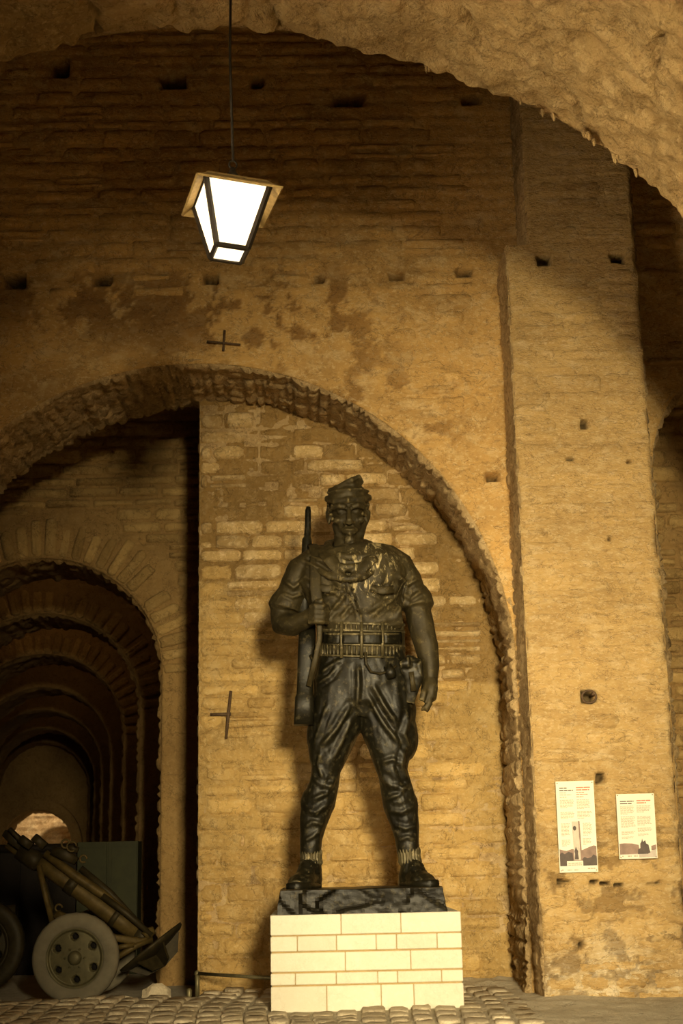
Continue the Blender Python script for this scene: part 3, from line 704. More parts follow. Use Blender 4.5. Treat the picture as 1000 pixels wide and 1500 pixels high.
def cast(m, name, mat, voxel, smooth=2, disp=0.0, dscale=4.0, dstretch=.5, wear=.0, seed=1, zlim=None, folds=()):
    """fuse the shapes into one skin, smooth it, ripple it into folds"""
    tmp = mesh_obj('tmp', m.v, m.f, None); md = tmp.modifiers.new('r', 'REMESH'); md.mode = 'VOXEL'; md.voxel_size = voxel; md.adaptivity = 0
    if smooth: sm = tmp.modifiers.new('s', 'SMOOTH'); sm.factor = .5; sm.iterations = smooth
    dg = bpy.context.evaluated_depsgraph_get(); me = bpy.data.meshes.new_from_object(tmp.evaluated_get(dg)); me.name = name
    bpy.data.objects.remove(tmp, do_unlink=True)
    nv = len(me.vertices); cs = np.empty(nv*3, np.float32); me.vertices.foreach_get('co', cs); cs = cs.reshape(-1, 3)
    ns = np.empty(nv*3, np.float32); me.vertices.foreach_get('normal', ns); ns = ns.reshape(-1, 3)
    if disp:
        h = np.array([mnoise.fractal(Vector((a*dscale, b*dscale+seed, c*dscale*dstretch+.35*dscale*a)), 1.0, 2.0, 3) for a, b, c in cs])
        h = np.sign(h)*np.abs(h)**.8
        amp = disp if zlim is None else disp*np.clip((zlim-cs[:, 2])/.12, 0, 1)*(1+.3*np.clip((L(512, 1000).z-cs[:, 2])/.4, 0, 1))
        cs = cs+ns*(h*amp)[:, None]; me.vertices.foreach_set('co', cs.ravel())
    for pts, r in folds:     # raised cloth fold with a hollow beside it, following a line on the front of the figure
        q = np.array([tuple(L(*p)) for p in pts])[:, [0, 2]]; dm = np.full(nv, 9.0); tt = np.zeros(nv); sg = np.zeros(nv)
        for i in range(len(q)-1):
            ab = q[i+1]-q[i]; t = np.clip(((cs[:, [0, 2]]-q[i])@ab)/(ab@ab), 0, 1); dv_ = cs[:, [0, 2]]-q[i]-t[:, None]*ab; d_ = np.hypot(dv_[:, 0], dv_[:, 1])
            k = d_ < dm; dm = np.where(k, d_, dm); tt = np.where(k, (i+t)/(len(q)-1), tt)
        rr_ = r*SC*1.25; x_ = (dm/rr_)**2; hgt = (np.exp(-x_)-.55*np.exp(-((dm-1.9*rr_)/rr_)**2))*np.clip(np.minimum(tt, 1-tt)*5+.15, 0, 1)*np.clip(-ns[:, 1]*1.6, 0, 1)
        cs = (cs+ns*(hgt*r*SC*(.95 if pts[0][1] < 1110 else .6))[:, None]).astype(np.float32)
    if folds: me.vertices.foreach_set('co', cs.ravel())
    me.update()
    if wear:     # convexity of the cast form -> rubbed edges
        ne = len(me.edges); ev = np.empty(ne*2, np.int32); me.edges.foreach_get('vertices', ev); ev = ev.reshape(-1, 2)
        me.vertices.foreach_get('normal', nn := np.empty(nv*3, np.float32)); nn = nn.reshape(-1, 3)
        acc = np.zeros(nv); cnt = np.zeros(nv); dlt = cs[ev[:, 1]]-cs[ev[:, 0]]; ln = np.linalg.norm(dlt, axis=1)+1e-9
        kk = ((nn[ev[:, 1]]-nn[ev[:, 0]])*dlt).sum(1)/ln**2
        for c_ in (0, 1): np.add.at(acc, ev[:, c_], kk); np.add.at(cnt, ev[:, c_], 1)
        cv = acc/np.maximum(cnt, 1)
        for _ in range(2):
            a2 = np.zeros(nv); np.add.at(a2, ev[:, 0], cv[ev[:, 1]]); np.add.at(a2, ev[:, 1], cv[ev[:, 0]]); cv = .5*cv+.5*a2/np.maximum(cnt, 1)
        wv = np.clip((cv-12)/40, 0, 1)*wear*(np.where(cs[:, 2] > L(512, 806).z, .35, 1) if zlim is not None else 1)
        at = me.attributes.new('wear', 'FLOAT', 'POINT'); at.data.foreach_set('value', wv.astype(np.float32))
    me.polygons.foreach_set('use_smooth', [True]*len(me.polygons)); me.materials.clear(); me.materials.append(MATS[mat])
    o = bpy.data.objects.new(name, me); COL.objects.link(o); o.parent = st; return o

B = MB()
# torso
LO(B, [(527,1052,.02,40,34),(530,1030,.02,68,46),(532,1000,.02,76,50),(531,972,0,68,46),(530,945,-.01,60,42),(528,915,-.02,60,42),(523,885,-.03,70,46),(518,855,-.03,80,50),(516,829,-.02,82,50),(514,816,0,64,44),(512,808,.02,38,34),(511,802,.02,24,27)], 28, power=2.3)
# chest mass, hanging blouse over the belt
EL(B, 480, 846, -.15, 44, 27, 40); EL(B, 553, 844, -.15, 44, 27, 40)
LO(B, [(478,905,-.14,20,22),(528,911,-.22,34,22),(584,903,-.14,20,22)], 14, (0, 0, 1))
# neck
LO(B, [(511,812,.0,28,28),(511,795,-.02,23,24),(511,775,-.03,22,24)], 18)
# shoulders and arms
LO(B, [(485,816,0,18,34),(458,824,0,21,33),(441,836,0,22,31),(432,855,.0,22.5,28),(425,876,.02,22,26),(420,892,.02,20,22)], 20)
LO(B, [(426,872,.02,23,26),(420,884,.03,25.5,28),(416,892,.03,25.5,28),(416,896,.03,20,22)], 20, (1, 0, 0))     # rolled cuff
LO(B, [(415,893,.03,19,20),(415,914,-.02,19,20),(430,916,-.14,17,18),(446,908,-.27,13,15),(458,902,-.34,12,14)], 18, (0, 0, 1))
LO(B, [(545,812,0,18,34),(567,818,0,21,33),(584,830,0,23,30),(595,850,.01,23,27),(603,872,.01,22,25),(609,886,.01,21,23)], 20)
LO(B, [(603,868,.01,23,26),(609,880,.01,25,27),(612,889,.0,25,27),(612,893,0,19,20)], 20)                     # rolled cuff
LO(B, [(609,885,.0,19,20),(617,915,-.03,20,20),(624,945,-.07,18,19),(629,975,-.10,15,16),(630,997,-.12,12,14),(630,1008,-.13,12,15)], 18)
# right hand hanging, fingers half curled
LO(B, [(630,998,-.12,12,15),(629,1010,-.14,13,19),(627,1024,-.15,12.5,19)], 14, power=2.6)
for k, (dy, dz) in enumerate(((-.245, 0), (-.19, 3), (-.135, 3), (-.085, 0))):
    LO(B, [(629,1018,dy,5.4),(628,1030,dy-.01,5.4),(623,1038+dz*.4,dy-.015,5),(617,1038+dz*.3,dy-.01,4.4)], 8)
LO(B, [(626,1004,-.23,5.6),(620,1015,-.28,5.6),(617,1027,-.29,4.6)], 8)
# left hand gripping the sling
EL(B, 463, 899, -.37, 15, 11, 15)
for k in range(4):
    y = 888+7.3*k
    LO(B, [(453,y+1,-.42,4.2),(462,y-.5,-.47,4.4),(473,y,-.46,4.3),(479,y+1,-.40,4.0),(477,y+2,-.34,3.4)], 8, (0, 0, 1))
LO(B, [(456,889,-.40,5),(464,881,-.44,4.8),(473,880,-.45,4.2)], 8, (0, 0, 1))
# trousers
LO(B, [(503,1005,.02,46,46),(495,1045,.02,42,44),(486,1078,.01,36,38),(480,1105,.0,29,32),(477,1128,-.01,22,26),(474,1148,.0,22,25),(467,1175,.03,24,27),(460,1202,.04,21,24),(456,1228,.03,17,20),(455,1252,.02,14.5,17)], 22)
LO(B, [(558,1005,.02,48,46),(566,1045,.01,44,44),(570,1078,.0,38,38),(573,1105,-.02,30,32),(575,1130,-.03,23,27),(580,1150,-.01,23,26),(587,1178,.02,25,27),(592,1204,.03,21,24),(596,1228,.02,18,20),(598,1250,.01,16,17)], 22)
EL(B, 466, 1080, .02, 17, 26, 34); EL(B, 596, 1078, .0, 16, 26, 36)       # breeches fullness
EL(B, 449, 1178, .03, 8, 16, 20); EL(B, 604, 1182, .02, 9, 16, 22)
FOLDS = (([(437,818,-.2),(470,834,-.33),(505,862,-.36)], 3), ([(448,812,-.2),(482,828,-.33),(510,850,-.36)], 3), ([(444,845,-.2),(475,860,-.37),(508,878,-.37)], 2.6),
             ([(476,905,-.33),(498,880,-.38),(512,862,-.37)], 2.6), ([(540,905,-.33),(570,880,-.36),(590,862,-.28)], 3), ([(580,905,-.24),(592,880,-.2),(596,850,-.2)], 3),
             ([(505,845,-.37),(516,875,-.39),(526,908,-.4)], 3.2), ([(498,905,-.35),(515,884,-.39)], 2.4), ([(556,862,-.38),(572,868,-.36),(585,858,-.3)], 3),
             ([(540,858,-.40),(557,866,-.41),(576,860,-.37)], 3.2), ([(462,862,-.37),(480,868,-.40),(498,862,-.40)], 2.6),
             ([(470,985,-.27),(487,972,-.34),(500,965,-.34)], 2.6), ([(463,1003,-.24),(482,990,-.34),(497,970,-.35)], 2.6),
             ([(524,970,-.37),(525,1005,-.36),(522,1040,-.3)], 3), ([(545,1000,-.36),(560,1030,-.33),(580,1060,-.28)], 3), ([(540,1020,-.34),(562,1060,-.3),(585,1090,-.24)], 2.8),
             ([(515,1030,-.32),(495,1065,-.3),(470,1095,-.2)], 3), ([(515,1050,-.3),(500,1085,-.27),(485,1115,-.22)], 3), ([(480,1030,-.32),(470,1060,-.26),(462,1085,-.18)], 2.6),
             ([(460,1140,-.14),(472,1150,-.19),(492,1152,-.14)], 3), ([(496,1130,-.14),(478,1162,-.19),(456,1172,-.16)], 2.6), ([(448,1186,-.12),(462,1190,-.17),(483,1176,-.13)], 3.2), ([(446,1212,-.12),(458,1204,-.17),(476,1208,-.13)], 2.4), ([(446,1232,-.1),(456,1226,-.14),(470,1216,-.12)], 2.4),
             ([(556,1136,-.14),(572,1150,-.22),(598,1156,-.16)], 3.2), ([(604,1140,-.16),(584,1164,-.2),(562,1172,-.15)], 2.4), ([(566,1186,-.14),(588,1190,-.18),(610,1178,-.12)], 3), ([(574,1206,-.14),(594,1214,-.18),(612,1208,-.12)], 2.4), ([(582,1232,-.1),(596,1226,-.14),(608,1230,-.12)], 2.2), ([(470,1100,-.2),(466,1120,-.2),(474,1145,-.2)], 2.6), ([(592,1096,-.2),(588,1122,-.22),(596,1142,-.2)], 2.8),
             ([(600,1045,-.2),(592,1075,-.27),(600,1100,-.18)], 3.4), ([(590,1120,-.2),(575,1112,-.26),(556,1118,-.2)], 2.6),
             ([(416,850,-.18),(430,860,-.22),(448,846,-.2)], 2.4), ([(412,868,-.14),(428,874,-.2),(446,868,-.18)], 2.0), ([(583,845,-.2),(598,855,-.21),(612,848,-.12)], 2.4), ([(590,868,-.2),(602,876,-.2),(618,866,-.14)], 2.4))
# head: skull, jaw, brow, cheeks, nose, mouth, ears
EL(B, 509, 745, .0, 27.5, 36, 36); EL(B, 511, 766, -.07, 21.5, 26, 30); EL(B, 512, 789, -.13, 13, 15, 10)
EL(B, 511, 738, -.15, 26, 14, 9)                                          # forehead
LO(B, [(487,744,-.20,4,4),(498,741,-.275,5,5),(506,743,-.285,4,4)], 8, (0, 0, 1)); LO(B, [(533,743,-.20,4,4),(523,740,-.275,5,5),(515,743,-.285,4,4)], 8, (0, 0, 1))
EL(B, 498, 750.5, -.200, 5, 4.5, 3); EL(B, 522.5, 749.5, -.200, 5, 4.5, 3)    # eyes
EL(B, 495, 763, -.185, 8, 8, 6); EL(B, 527, 762, -.185, 8, 8, 6)            # cheekbones
LO(B, [(510.5,744,-.265,3.5,4),(511,754,-.30,4,5),(511.5,763,-.345,5.2,6),(511.5,767,-.325,6.5,5)], 10); EL(B, 505.5, 766, -.29, 3.5, 5, 3); EL(B, 517.5, 766, -.29, 3.5, 5, 3)
EL(B, 512, 777, -.245, 13, 8, 8)
LO(B, [(502,777.5,-.26,1.6,2),(508,775.6,-.305,2.4,3),(512,776.4,-.31,2.2,3),(516,775.6,-.305,2.4,3),(522,777.5,-.26,1.6,2)], 8, (0, 0, 1))
LO(B, [(503,779.8,-.26,1.6,2),(512,782,-.30,3,3),(521,779.8,-.26,1.6,2)], 8, (0, 0, 1))
EL(B, 512.5, 791, -.235, 9, 7, 6)
LO(B, [(490,768,-.05,5,8),(496,785,-.1,6,8),(506,795,-.14,5,8)], 10); LO(B, [(533,767,-.05,5,8),(528,784,-.1,6,8),(518,795,-.14,5,8)], 10)
for x, s in ((482.5, -1), (536.5, 1)):
    LO(B, [(x+s*1,747,-.02,2.6,4),(x+s*4,750,-.0,2.6,5),(x+s*3.5,758,-.0,2.6,5),(x,767,-.04,2.4,4)], 8); EL(B, x-s*1, 757, -.03, 3, 5, 9)
body = cast(B, 'figure', 'bronze', .0125, 2, .010, 5.5, .45, .55, 3, zlim=S(512, 815).z-SO.z, folds=FOLDS)

# legs read darker and shinier: that part of the casting is a second material of the same mesh
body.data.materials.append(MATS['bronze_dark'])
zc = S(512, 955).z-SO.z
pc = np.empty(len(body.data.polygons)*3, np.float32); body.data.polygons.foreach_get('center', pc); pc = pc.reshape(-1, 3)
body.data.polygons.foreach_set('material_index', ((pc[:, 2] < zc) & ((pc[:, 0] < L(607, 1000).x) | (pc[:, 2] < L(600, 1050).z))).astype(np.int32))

# hair
rg = random.Random(9); Hm = MB()
for k in range(120):
    a = rg.uniform(0, 2*math.pi); yy = rg.uniform(728, 756 if math.cos(a) > 0 else 762)
    if -2.3 < a-2*math.pi < -.85 or (4.0 < a < 5.45): 
        continue
    px = 509+28.5*math.cos(a); dy = .04+.235*math.sin(a)
    if dy < -.12: continue
    EL(Hm, px, yy, dy, rg.uniform(2.6, 4.4), rg.uniform(4, 6), rg.uniform(2.6, 4.4))
cast(Hm, 'hair', 'bronze', .012, 1, .006, 14, 1, .5)
# side cap
C_ = MB(); ring = []
n = 28; bot = []; mid = []; top = []
for k in range(n):
    a = 2*math.pi*k/n; c, s = math.cos(a), math.sin(a)
    bot.append(L(510+29*c, 736+(-3 if s < 0 else 2), .0+.262*s)); mid.append(L(508+29.5*c, 724+2*s+(-4*c), .0+.27*s))
    top.append(L(506+13*c+(14 if s < 0 else -4)*abs(s), 709-9*max(-s, 0)-4*c+5*max(s, 0), .0+.22*s))
vv = bot+mid+top; ff = []
for r in (0, 1):
    for k in range(n): ff.append((r*n+k, r*n+(k+1) % n, (r+1)*n+(k+1) % n, (r+1)*n+k))
ff += [tuple(range(n-1, -1, -1)), tuple(range(2*n, 3*n))]
C_.add(vv, ff)
LO(C_, [(482,721,-.02,6,4),(497,713,-.16,5,4),(515,703,-.25,5,4),(525,698,-.21,4,4),(530,708,-.12,5,4)], 10, (0, 0, 1))
LO(C_, [(478,731,-.03,5,4),(490,734,-.19,5,4),(510,733,-.275,5.5,4),(530,731,-.2,5,4),(542,729,-.02,5,4)], 10, (0, 0, 1))
LO(C_, [(479,722,-.04,2,2),(493,719,-.21,2.2,2),(512,717,-.27,2.4,2),(528,716,-.21,2.2,2),(540,720,-.03,2,2)], 8, (0, 0, 1))
cast(C_, 'side_cap', 'bronze', .0115, 2, .006, 9, 1, .6)
# collar / neckerchief
K = MB()
def ringpts(cx, cy, rx, ryd, dip, n=22): return [(cx+rx*math.cos(2*math.pi*k/n), cy+dip*max(0, -math.sin(2*math.pi*k/n))**1.3-4*max(0, math.sin(2*math.pi*k/n)), .0+ryd*math.sin(2*math.pi*k/n)) for k in range(n+1)]
K.loft([L(*p) for p in ringpts(511, 799, 31, .36, 18)], [7*SC]*23, 10, (0, 0, 1), False)
K.loft([L(*p) for p in ringpts(510, 806, 45, .43, 26)], [6.5*SC]*23, 10, (0, 0, 1), False)
K.loft([L(*p) for p in ringpts(509, 813, 57, .46, 36)], [5*SC]*23, 10, (0, 0, 1), False)
LO(K, [(470,806,-.10,10,6),(484,820,-.38,12,6),(503,848,-.47,7,4)], 12); LO(K, [(552,806,-.10,10,6),(542,820,-.38,12,6),(516,848,-.47,7,4)], 12)
cast(K, 'neckerchief', 'bronze', .013, 2, .008, 7, .6, .6)
# pockets, placket, buttons, epaulette
m = MB()
for cx, cy in ((479, 866), (560, 868)):
    m = MB(); m.loft([L(cx-17, cy-6, -.345), L(cx, cy-3, -.378), L(cx+17, cy-5, -.345)], [(6*SC, 1.5*SC)]*3, 10, (0, 0, 1)); m.build('pocket_flap', 'bronze', st)
for k in range(4):
    o = MB().ball(L(514+3.4*k, 848+15*k, -.405-.008*k), .014, 10, 6).build('button', 'bronze', st)
m = MB(); m.loft([L(552,801,-.04), L(569,803,-.06), L(586,812,-.06)], [(9*SC, 1.8*SC)]*3, 10, (0, 1, 0)); m.build('epaulette', 'bronze', st)
# sling strap over the shoulder down to the fist and on to the rifle
m = MB(); m.loft([L(457,798,.12), L(460,800,-.06), L(462,808,-.2), L(462,830,-.31), L(462,860,-.36), L(465,886,-.40), L(468,915,-.38), L(468,935,-.36), L(462,965,-.33), L(452,1005,-.28)],
                 [(8.5*SC, 1.8*SC)]*6+[(4*SC, 1.6*SC)]*4, 12, (1, 0, 0)); m.build('sling', 'bronze', st)
# rifle behind the arm: muzzle above the shoulder, butt by the thigh
rf = MB(); LO(rf, [(451.5,743,.16,3.4,3.4),(451,748,.15,4.6,4.6),(450.7,772,.14,4.8,4.8),(450,786,.13,5.2,5),(449.5,790,.13,7.5,7),(449,812,.12,8,7),(447,850,.06,9,9),(445,920,-.06,10,10)], 14)
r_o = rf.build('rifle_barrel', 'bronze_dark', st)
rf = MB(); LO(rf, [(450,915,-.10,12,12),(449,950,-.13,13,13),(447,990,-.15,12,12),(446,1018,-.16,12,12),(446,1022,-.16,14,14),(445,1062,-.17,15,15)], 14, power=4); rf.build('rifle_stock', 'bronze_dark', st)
m = MB(); LO(m, [(455,960,-.24,3,3),(460,968,-.27,3,3),(458,985,-.26,3,3)], 8); m.build('trigger_guard', 'bronze_dark', st)
bronze('bronze_sock', (.09, .072, .032), (.42, .34, .18), .5, .45)
# ammunition belt
def belt(px, py, extra=0.0, rx=61.0):
    a = math.acos(max(-1, min(1, (px-530)/rx))); return L(px, py, -.02-(.315+extra)*math.sin(a))
def band(name, y, hh, extra, th=2.0):
    pts = [belt(530+61*math.cos(a), y+2*math.cos(a), extra) for a in np.linspace(math.pi*1.0, 0, 26)]
    m = MB(); m.loft(pts, [(hh*SC, th*SC)]*26, 10, (0, 0, 1), True, 4); return m.build(name, 'bronze_sock' if name == 'belt_strap' else 'bronze', st)
band('belt_strap', 913.5, 2.2, .025, 2.4); band('belt_strap', 924, 1.8, .03, 2.4); band('belt_backing', 936, 24, .0, 2.0); band('belt_strap', 944.5, 1.8, .03, 2.4); band('belt_strap', 961.5, 1.6, .025, 2.2)
for k in range(23):
    x = 530+59*math.cos(math.pi*(k+.5)/23)
    m = MB(); m.loft([belt(x, 913, .03), belt(x, 923, .03)], [1.7*SC]*2, 8); m.build('cartridge', 'bronze_sock', st)
for k in range(25):
    x = 530+60*math.cos(math.pi*(k+.5)/25)
    m = MB(); m.loft([belt(x, 945, .03), belt(x, 957, .032), belt(x, 962, .03)], [1.9*SC, 1.9*SC, .8*SC], 8); m.build('cartridge', 'bronze_sock', st)
for x0, x1 in ((474, 498), (502, 527), (532, 558), (562, 586)):
    n = 7; pts = [belt(x0+(x1-x0)*i/(n-1), 934.5, .045) for i in range(n)]
    m = MB(); m.loft(pts, [(9*SC, 3.2*SC)]*n, 12, (0, 0, 1), True, 6); po = m.build('pouch', 'bronze_dark', st)
    m = MB(); m.loft([p+Vector((0, -.018, .04)) for p in pts], [(2.2*SC, 1.8*SC)]*n, 8, (0, 0, 1)); m.build('pouch_flap', 'bronze_sock', po)
for x in (500, 529.5, 560):
    m = MB(); m.loft([belt(x, 911, .06), belt(x, 937, .065), belt(x, 964, .05)], [(2.4*SC, 1.5*SC)]*3, 8); m.build('belt_loop', 'bronze_sock', st)
# holster, pistol grip, lanyard
hm = MB(); LO(hm, [(590,968,-.24,12,7),(602,976,-.24,18,9),(606,992,-.24,15,9),(603,1012,-.22,9,7),(600,1030,-.2,7,6)], 14, power=3.2)
LO(hm, [(586,974,-.29,5,5),(598,970,-.31,9,5),(612,972,-.29,7,5),(616,990,-.28,3,4)], 10)
cast(hm, 'holster', 'bronze_dark', .0115, 2, .004, 8, 1, .7)
m = MB(); m.loft([L(602,984,-.335), L(604,998,-.33), L(606,1012,-.31)], [(4*SC, 3*SC), (3.6*SC, 3*SC), (4.5*SC, 3*SC)], 8, power=4); m.build('pistol_grip', 'bronze', st)
m = MB(); m.tube([L(535,955,-.39), L(536,972,-.385), L(543,984,-.37), L(556,987,-.35), L(570,983,-.33), L(580,975,-.31)], 2.2*SC); m.build('lanyard', 'bronze', st)
m = MB(); LO(m, [(567,975,-.33,6,5),(572,985,-.34,8,7),(574,993,-.33,7,6)], 10); m.build('hip_pouch', 'bronze_dark', st)
# ribbed socks and boots
def sock(pts, name='sock'):
    mm = MB(); n = 80; rows = []
    for (px, py, dy, r) in pts:
        c = L(px, py, dy)
        for k in range(n):
            a = 2*math.pi*k/n; q = r*SC*(1+.05*math.sin(k*math.pi/2+.8)*1.4); rows.append(c+Vector((q*math.cos(a), q*math.sin(a)*1.05, 0)))
    f = [(i*n+k, i*n+(k+1) % n, (i+1)*n+(k+1) % n, (i+1)*n+k) for i in range(len(pts)-1) for k in range(n)]
    mm.add(rows, f+[tuple(range(n-1, -1, -1)), tuple(range((len(pts)-1)*n, len(pts)*n))]); return mm.build(name, 'bronze_sock', st)
bronze('bronze_rock', (.012, .010, .005), (.18, .145, .07), .2, .42)
sock([(455.5,1244,.02,14),(455.5,1248,.02,15.8),(455.5,1256,.01,15),(456,1264,.0,16),(456,1269,-.01,13.5)])
sock([(598,1240,.01,14.5),(598.5,1245,.01,16.5),(599.5,1254,.0,15.5),(600.5,1263,-.01,16.5),(601,1268,-.02,14)])
def boot(ank, heel, ball, toe):
    bm_ = MB(); LO(bm_, [(ank[0], ank[1]-4, ank[2], 14, 17), (ank[0], ank[1]+8, ank[2]-.02, 15, 19), (heel[0], heel[1]-6, heel[2], 15, 18), (heel[0], heel[1]+3, heel[2], 14, 17)], 18)
    A = L(*ank)+Vector((0, 0, -.02)); Bp = L(*ball); T = L(*toe); Hh_ = L(*heel); d = (T-Hh_); d.z = 0; sd = Vector((-d.y, d.x, 0)).normalized()
    bm_.loft([Hh_+Vector((0, 0, .0)), (Hh_+Bp)/2+Vector((0, 0, .05)), Bp+Vector((0, 0, .012)), (Bp+T)/2+Vector((0, 0, .01)), T], [(15*SC, 16*SC), (16*SC, 17*SC), (18.5*SC, 13.5*SC), (17.5*SC, 12*SC), (10*SC, 7*SC)], 18, sd)
    bm_.loft([A, (A+Bp)/2+Vector((0, 0, .05)), Bp+Vector((0, 0, .04))], [(13*SC, 13*SC), (13*SC, 13*SC), (13*SC, 8*SC)], 16, sd)
    b_ = cast(bm_, 'boot', 'bronze_dark', .012, 2, .004, 9, 1, .8)
    zb = BT-SO.z
    s_ = MB(); s_.loft([Vector((p.x, p.y, zb+.03)) for p in (Hh_-d.normalized()*.11, Hh_, (Hh_+Bp)/2, Bp, (Bp+T)/2, T+d.normalized()*.05, T+d.normalized()*.085)],
                       [(9*SC, .045), (15*SC, .045), (15.5*SC, .045), (19.5*SC, .045), (18.5*SC, .045), (12*SC, .045), (5*SC, .04)], 14, sd, True, 4); s_.build('sole', 'bronze_dark', b_)
    for i in range(3):
        t_ = .25+.25*i; c = (A*(1-t_)+Bp*t_)+Vector((0, 0, .10-.02*i))+d.normalized()*.045
        MB().tube([c-sd*.07, c+Vector((0, 0, .012)), c+sd*.07], .011).build('lace', 'bronze_sock', b_)
BT = PT+.232
boot((456,1266,.0), (457,1294,.06), (443,1293,-.20), (433,1297,-.36))
boot((601,1266,-.01), (598,1292,.04), (617,1291,-.19), (629,1295,-.33))
# cast rock base
bx0, bx1 = S(407, 1325, -.62).x-SO.x, S(654, 1325, -.62).x-SO.x; n_ = 70
Bm = bmesh.new(); bmesh.ops.create_cube(Bm, size=1); bmesh.ops.subdivide_edges(Bm, edges=Bm.edges[:], cuts=40, use_grid_fill=True)
y0_, y1_ = PLY0+.06-SO.y, PLY1-.25-SO.y; hh = BT-PT+.004
for vx in Bm.verts:
    x, y, z = vx.co; wx = bx0+(bx1-bx0)*(x+.5); wy = y0_+(y1_-y0_)*(y+.5); wz = hh*(z+.5)
    tp = (z+.5); ex = abs(x)*2; ey = abs(y)*2
    vp = Vector((wx*3.0+.5*mnoise.noise(Vector((wx*2, wy*2, wz*4))), wy*3.0, wz*2.2+.5*wx)); ds_, ps_ = mnoise.voronoi(vp); rv = mnoise.noise_vector(ps_[0]*9.7)
    k = .055*rv.dot(vp-ps_[0])*1.6+.03*rv[0]-.02*max(0, .12-(ds_[1]-ds_[0]))*6+.006*mnoise.noise(Vector((wx*16, wy*16, wz*16)))
    if tp < .999:
        if abs(y+.5) < 1e-4: wy += k-.02*(1-tp)*0-.015*mnoise.noise(Vector((wx*2.3, 0, 0)))
        if ex > .999: wx += math.copysign(1, x)*(k-.035*tp)
    else:
        wz += .012*mnoise.noise(Vector((wx*2.5, wy*2.5, 3))) - .02*max(0, ey-.9)*10*(.5+.5*mnoise.noise(Vector((wx*5, 1, 1))))*.3
        if ex > .999: wx -= math.copysign(.035, x)
    vx.co = (wx, wy, max(wz, .0))
me = bpy.data.meshes.new('rock_base'); Bm.to_mesh(me); Bm.free(); me.materials.append(MATS['bronze_rock'])
o = bpy.data.objects.new('rock_base', me); COL.objects.link(o); o.parent = st

# =================================================================== LANTERN
plain('lamp_frame', (.03, .022, .014), .5, .3); plain('lamp_roof', (.40, .27, .10), .6, .2, bump=.3, var=.5, scale=25)
plain('lamp_glass', (.9, .85, .75), .5, emit=(1.0, .80, .50), estr=1.9, var=.02)
LY = -5.0; top_c = P(339, 287, LY); lam = empty('hanging_lantern', (top_c.x, LY, top_c.z)); LO_ = lam.location.copy()
tag(lam, 'lit four-sided glass lantern with flared metal roof hanging from a cable', 'lantern')
bot_z = P(343, 374, LY).z-P(343, 287, LY).z; lam.rotation_euler = (R(-3), R(3), R(15))
a, b_ = .245, .118
cor = lambda h, z: [Vector((-h, -h, z)), Vector((h, -h, z)), Vector((h, h, z)), Vector((-h, h, z))]
tc, bc = cor(a, 0), cor(b_, bot_z)
for k in range(4):
    m = MB(); m.tube([tc[k]+Vector((0, 0, .0)), bc[k]], .024, 4); m.build('corner_bar', 'lamp_frame', lam, smooth=False)
    m = MB(); m.tube([bc[k], bc[(k+1) % 4]], .022, 4); m.build('bottom_bar', 'lamp_frame', lam, smooth=False)
    m = MB(); m.tube([tc[k], tc[(k+1) % 4]], .02, 4); m.build('top_bar', 'lamp_frame', lam, smooth=False)
    q_ = [tc[k], tc[(k+1) % 4], bc[(k+1) % 4], bc[k]]; cc = sum(q_, Vector())/4; nn = (q_[1]-q_[0]).cross(q_[3]-q_[0]).normalized()*.003
    m = MB(); m.add([p*.999+nn for p in q_]+[p*.985-nn for p in q_], [(0, 1, 2, 3), (7, 6, 5, 4), (0, 4, 5, 1), (1, 5, 6, 2), (2, 6, 7, 3), (3, 7, 4, 0)]); m.build('pane', 'lamp_glass', lam, smooth=False)
m = MB(); m.box((-b_, -b_, bot_z-.003), (b_, b_, bot_z+.003)); m.build('bottom_pane', 'lamp_glass', lam, smooth=False)
# roof: flared skirt and shallow pyramid
m = MB(); prof = [(a+.085, -.045), (a+.012, .012), (a-.02, .05), (.07, .13), (.05, .15)]
vv = []; ff = []
for h, z in prof:
    for p in cor(h, z): vv.append(p)
for h, z in prof[::-1]:
    for p in cor(max(h-.012, .01), z-.012): vv.append(p)
nr = len(vv)//4
for r_ in range(nr-1):
    for k in range(4): ff.append((r_*4+k, r_*4+(k+1) % 4, (r_+1)*4+(k+1) % 4, (r_+1)*4+k))
for k in range(4): ff.append(((nr-1)*4+k, (nr-1)*4+(k+1) % 4, (k+1) % 4, k))
m.add(vv, ff); m.build('roof', 'lamp_roof', lam, smooth=False)
m = MB(); m.loft([(0, 0, .13), (0, 0, .17), (0, 0, .20), (0, 0, .24)], [.065, .055, .03, .018], 14); m.build('cap', 'lamp_frame', lam)
m = MB(); ang = [2*math.pi*k/14 for k in range(15)]; m.loft([(.03*math.cos(t), 0, .27+.035*math.sin(t)) for t in ang], [.008]*15, 6, (0, 1, 0), False); m.build('hook', 'lamp_frame', lam)
Mi = lam.rotation_euler.to_matrix().inverted(); zs = RCZ+math.sqrt(RR**2-(LO_.x-RCX)**2)-LO_.z+.03
m = MB(); m.tube([Vector((0, 0, .30)), Mi @ Vector((-.01, 0, (zs+.3)/2)), Mi @ Vector((0, 0, zs))], .011, 8); m.build('cable', 'lamp_frame', lam)

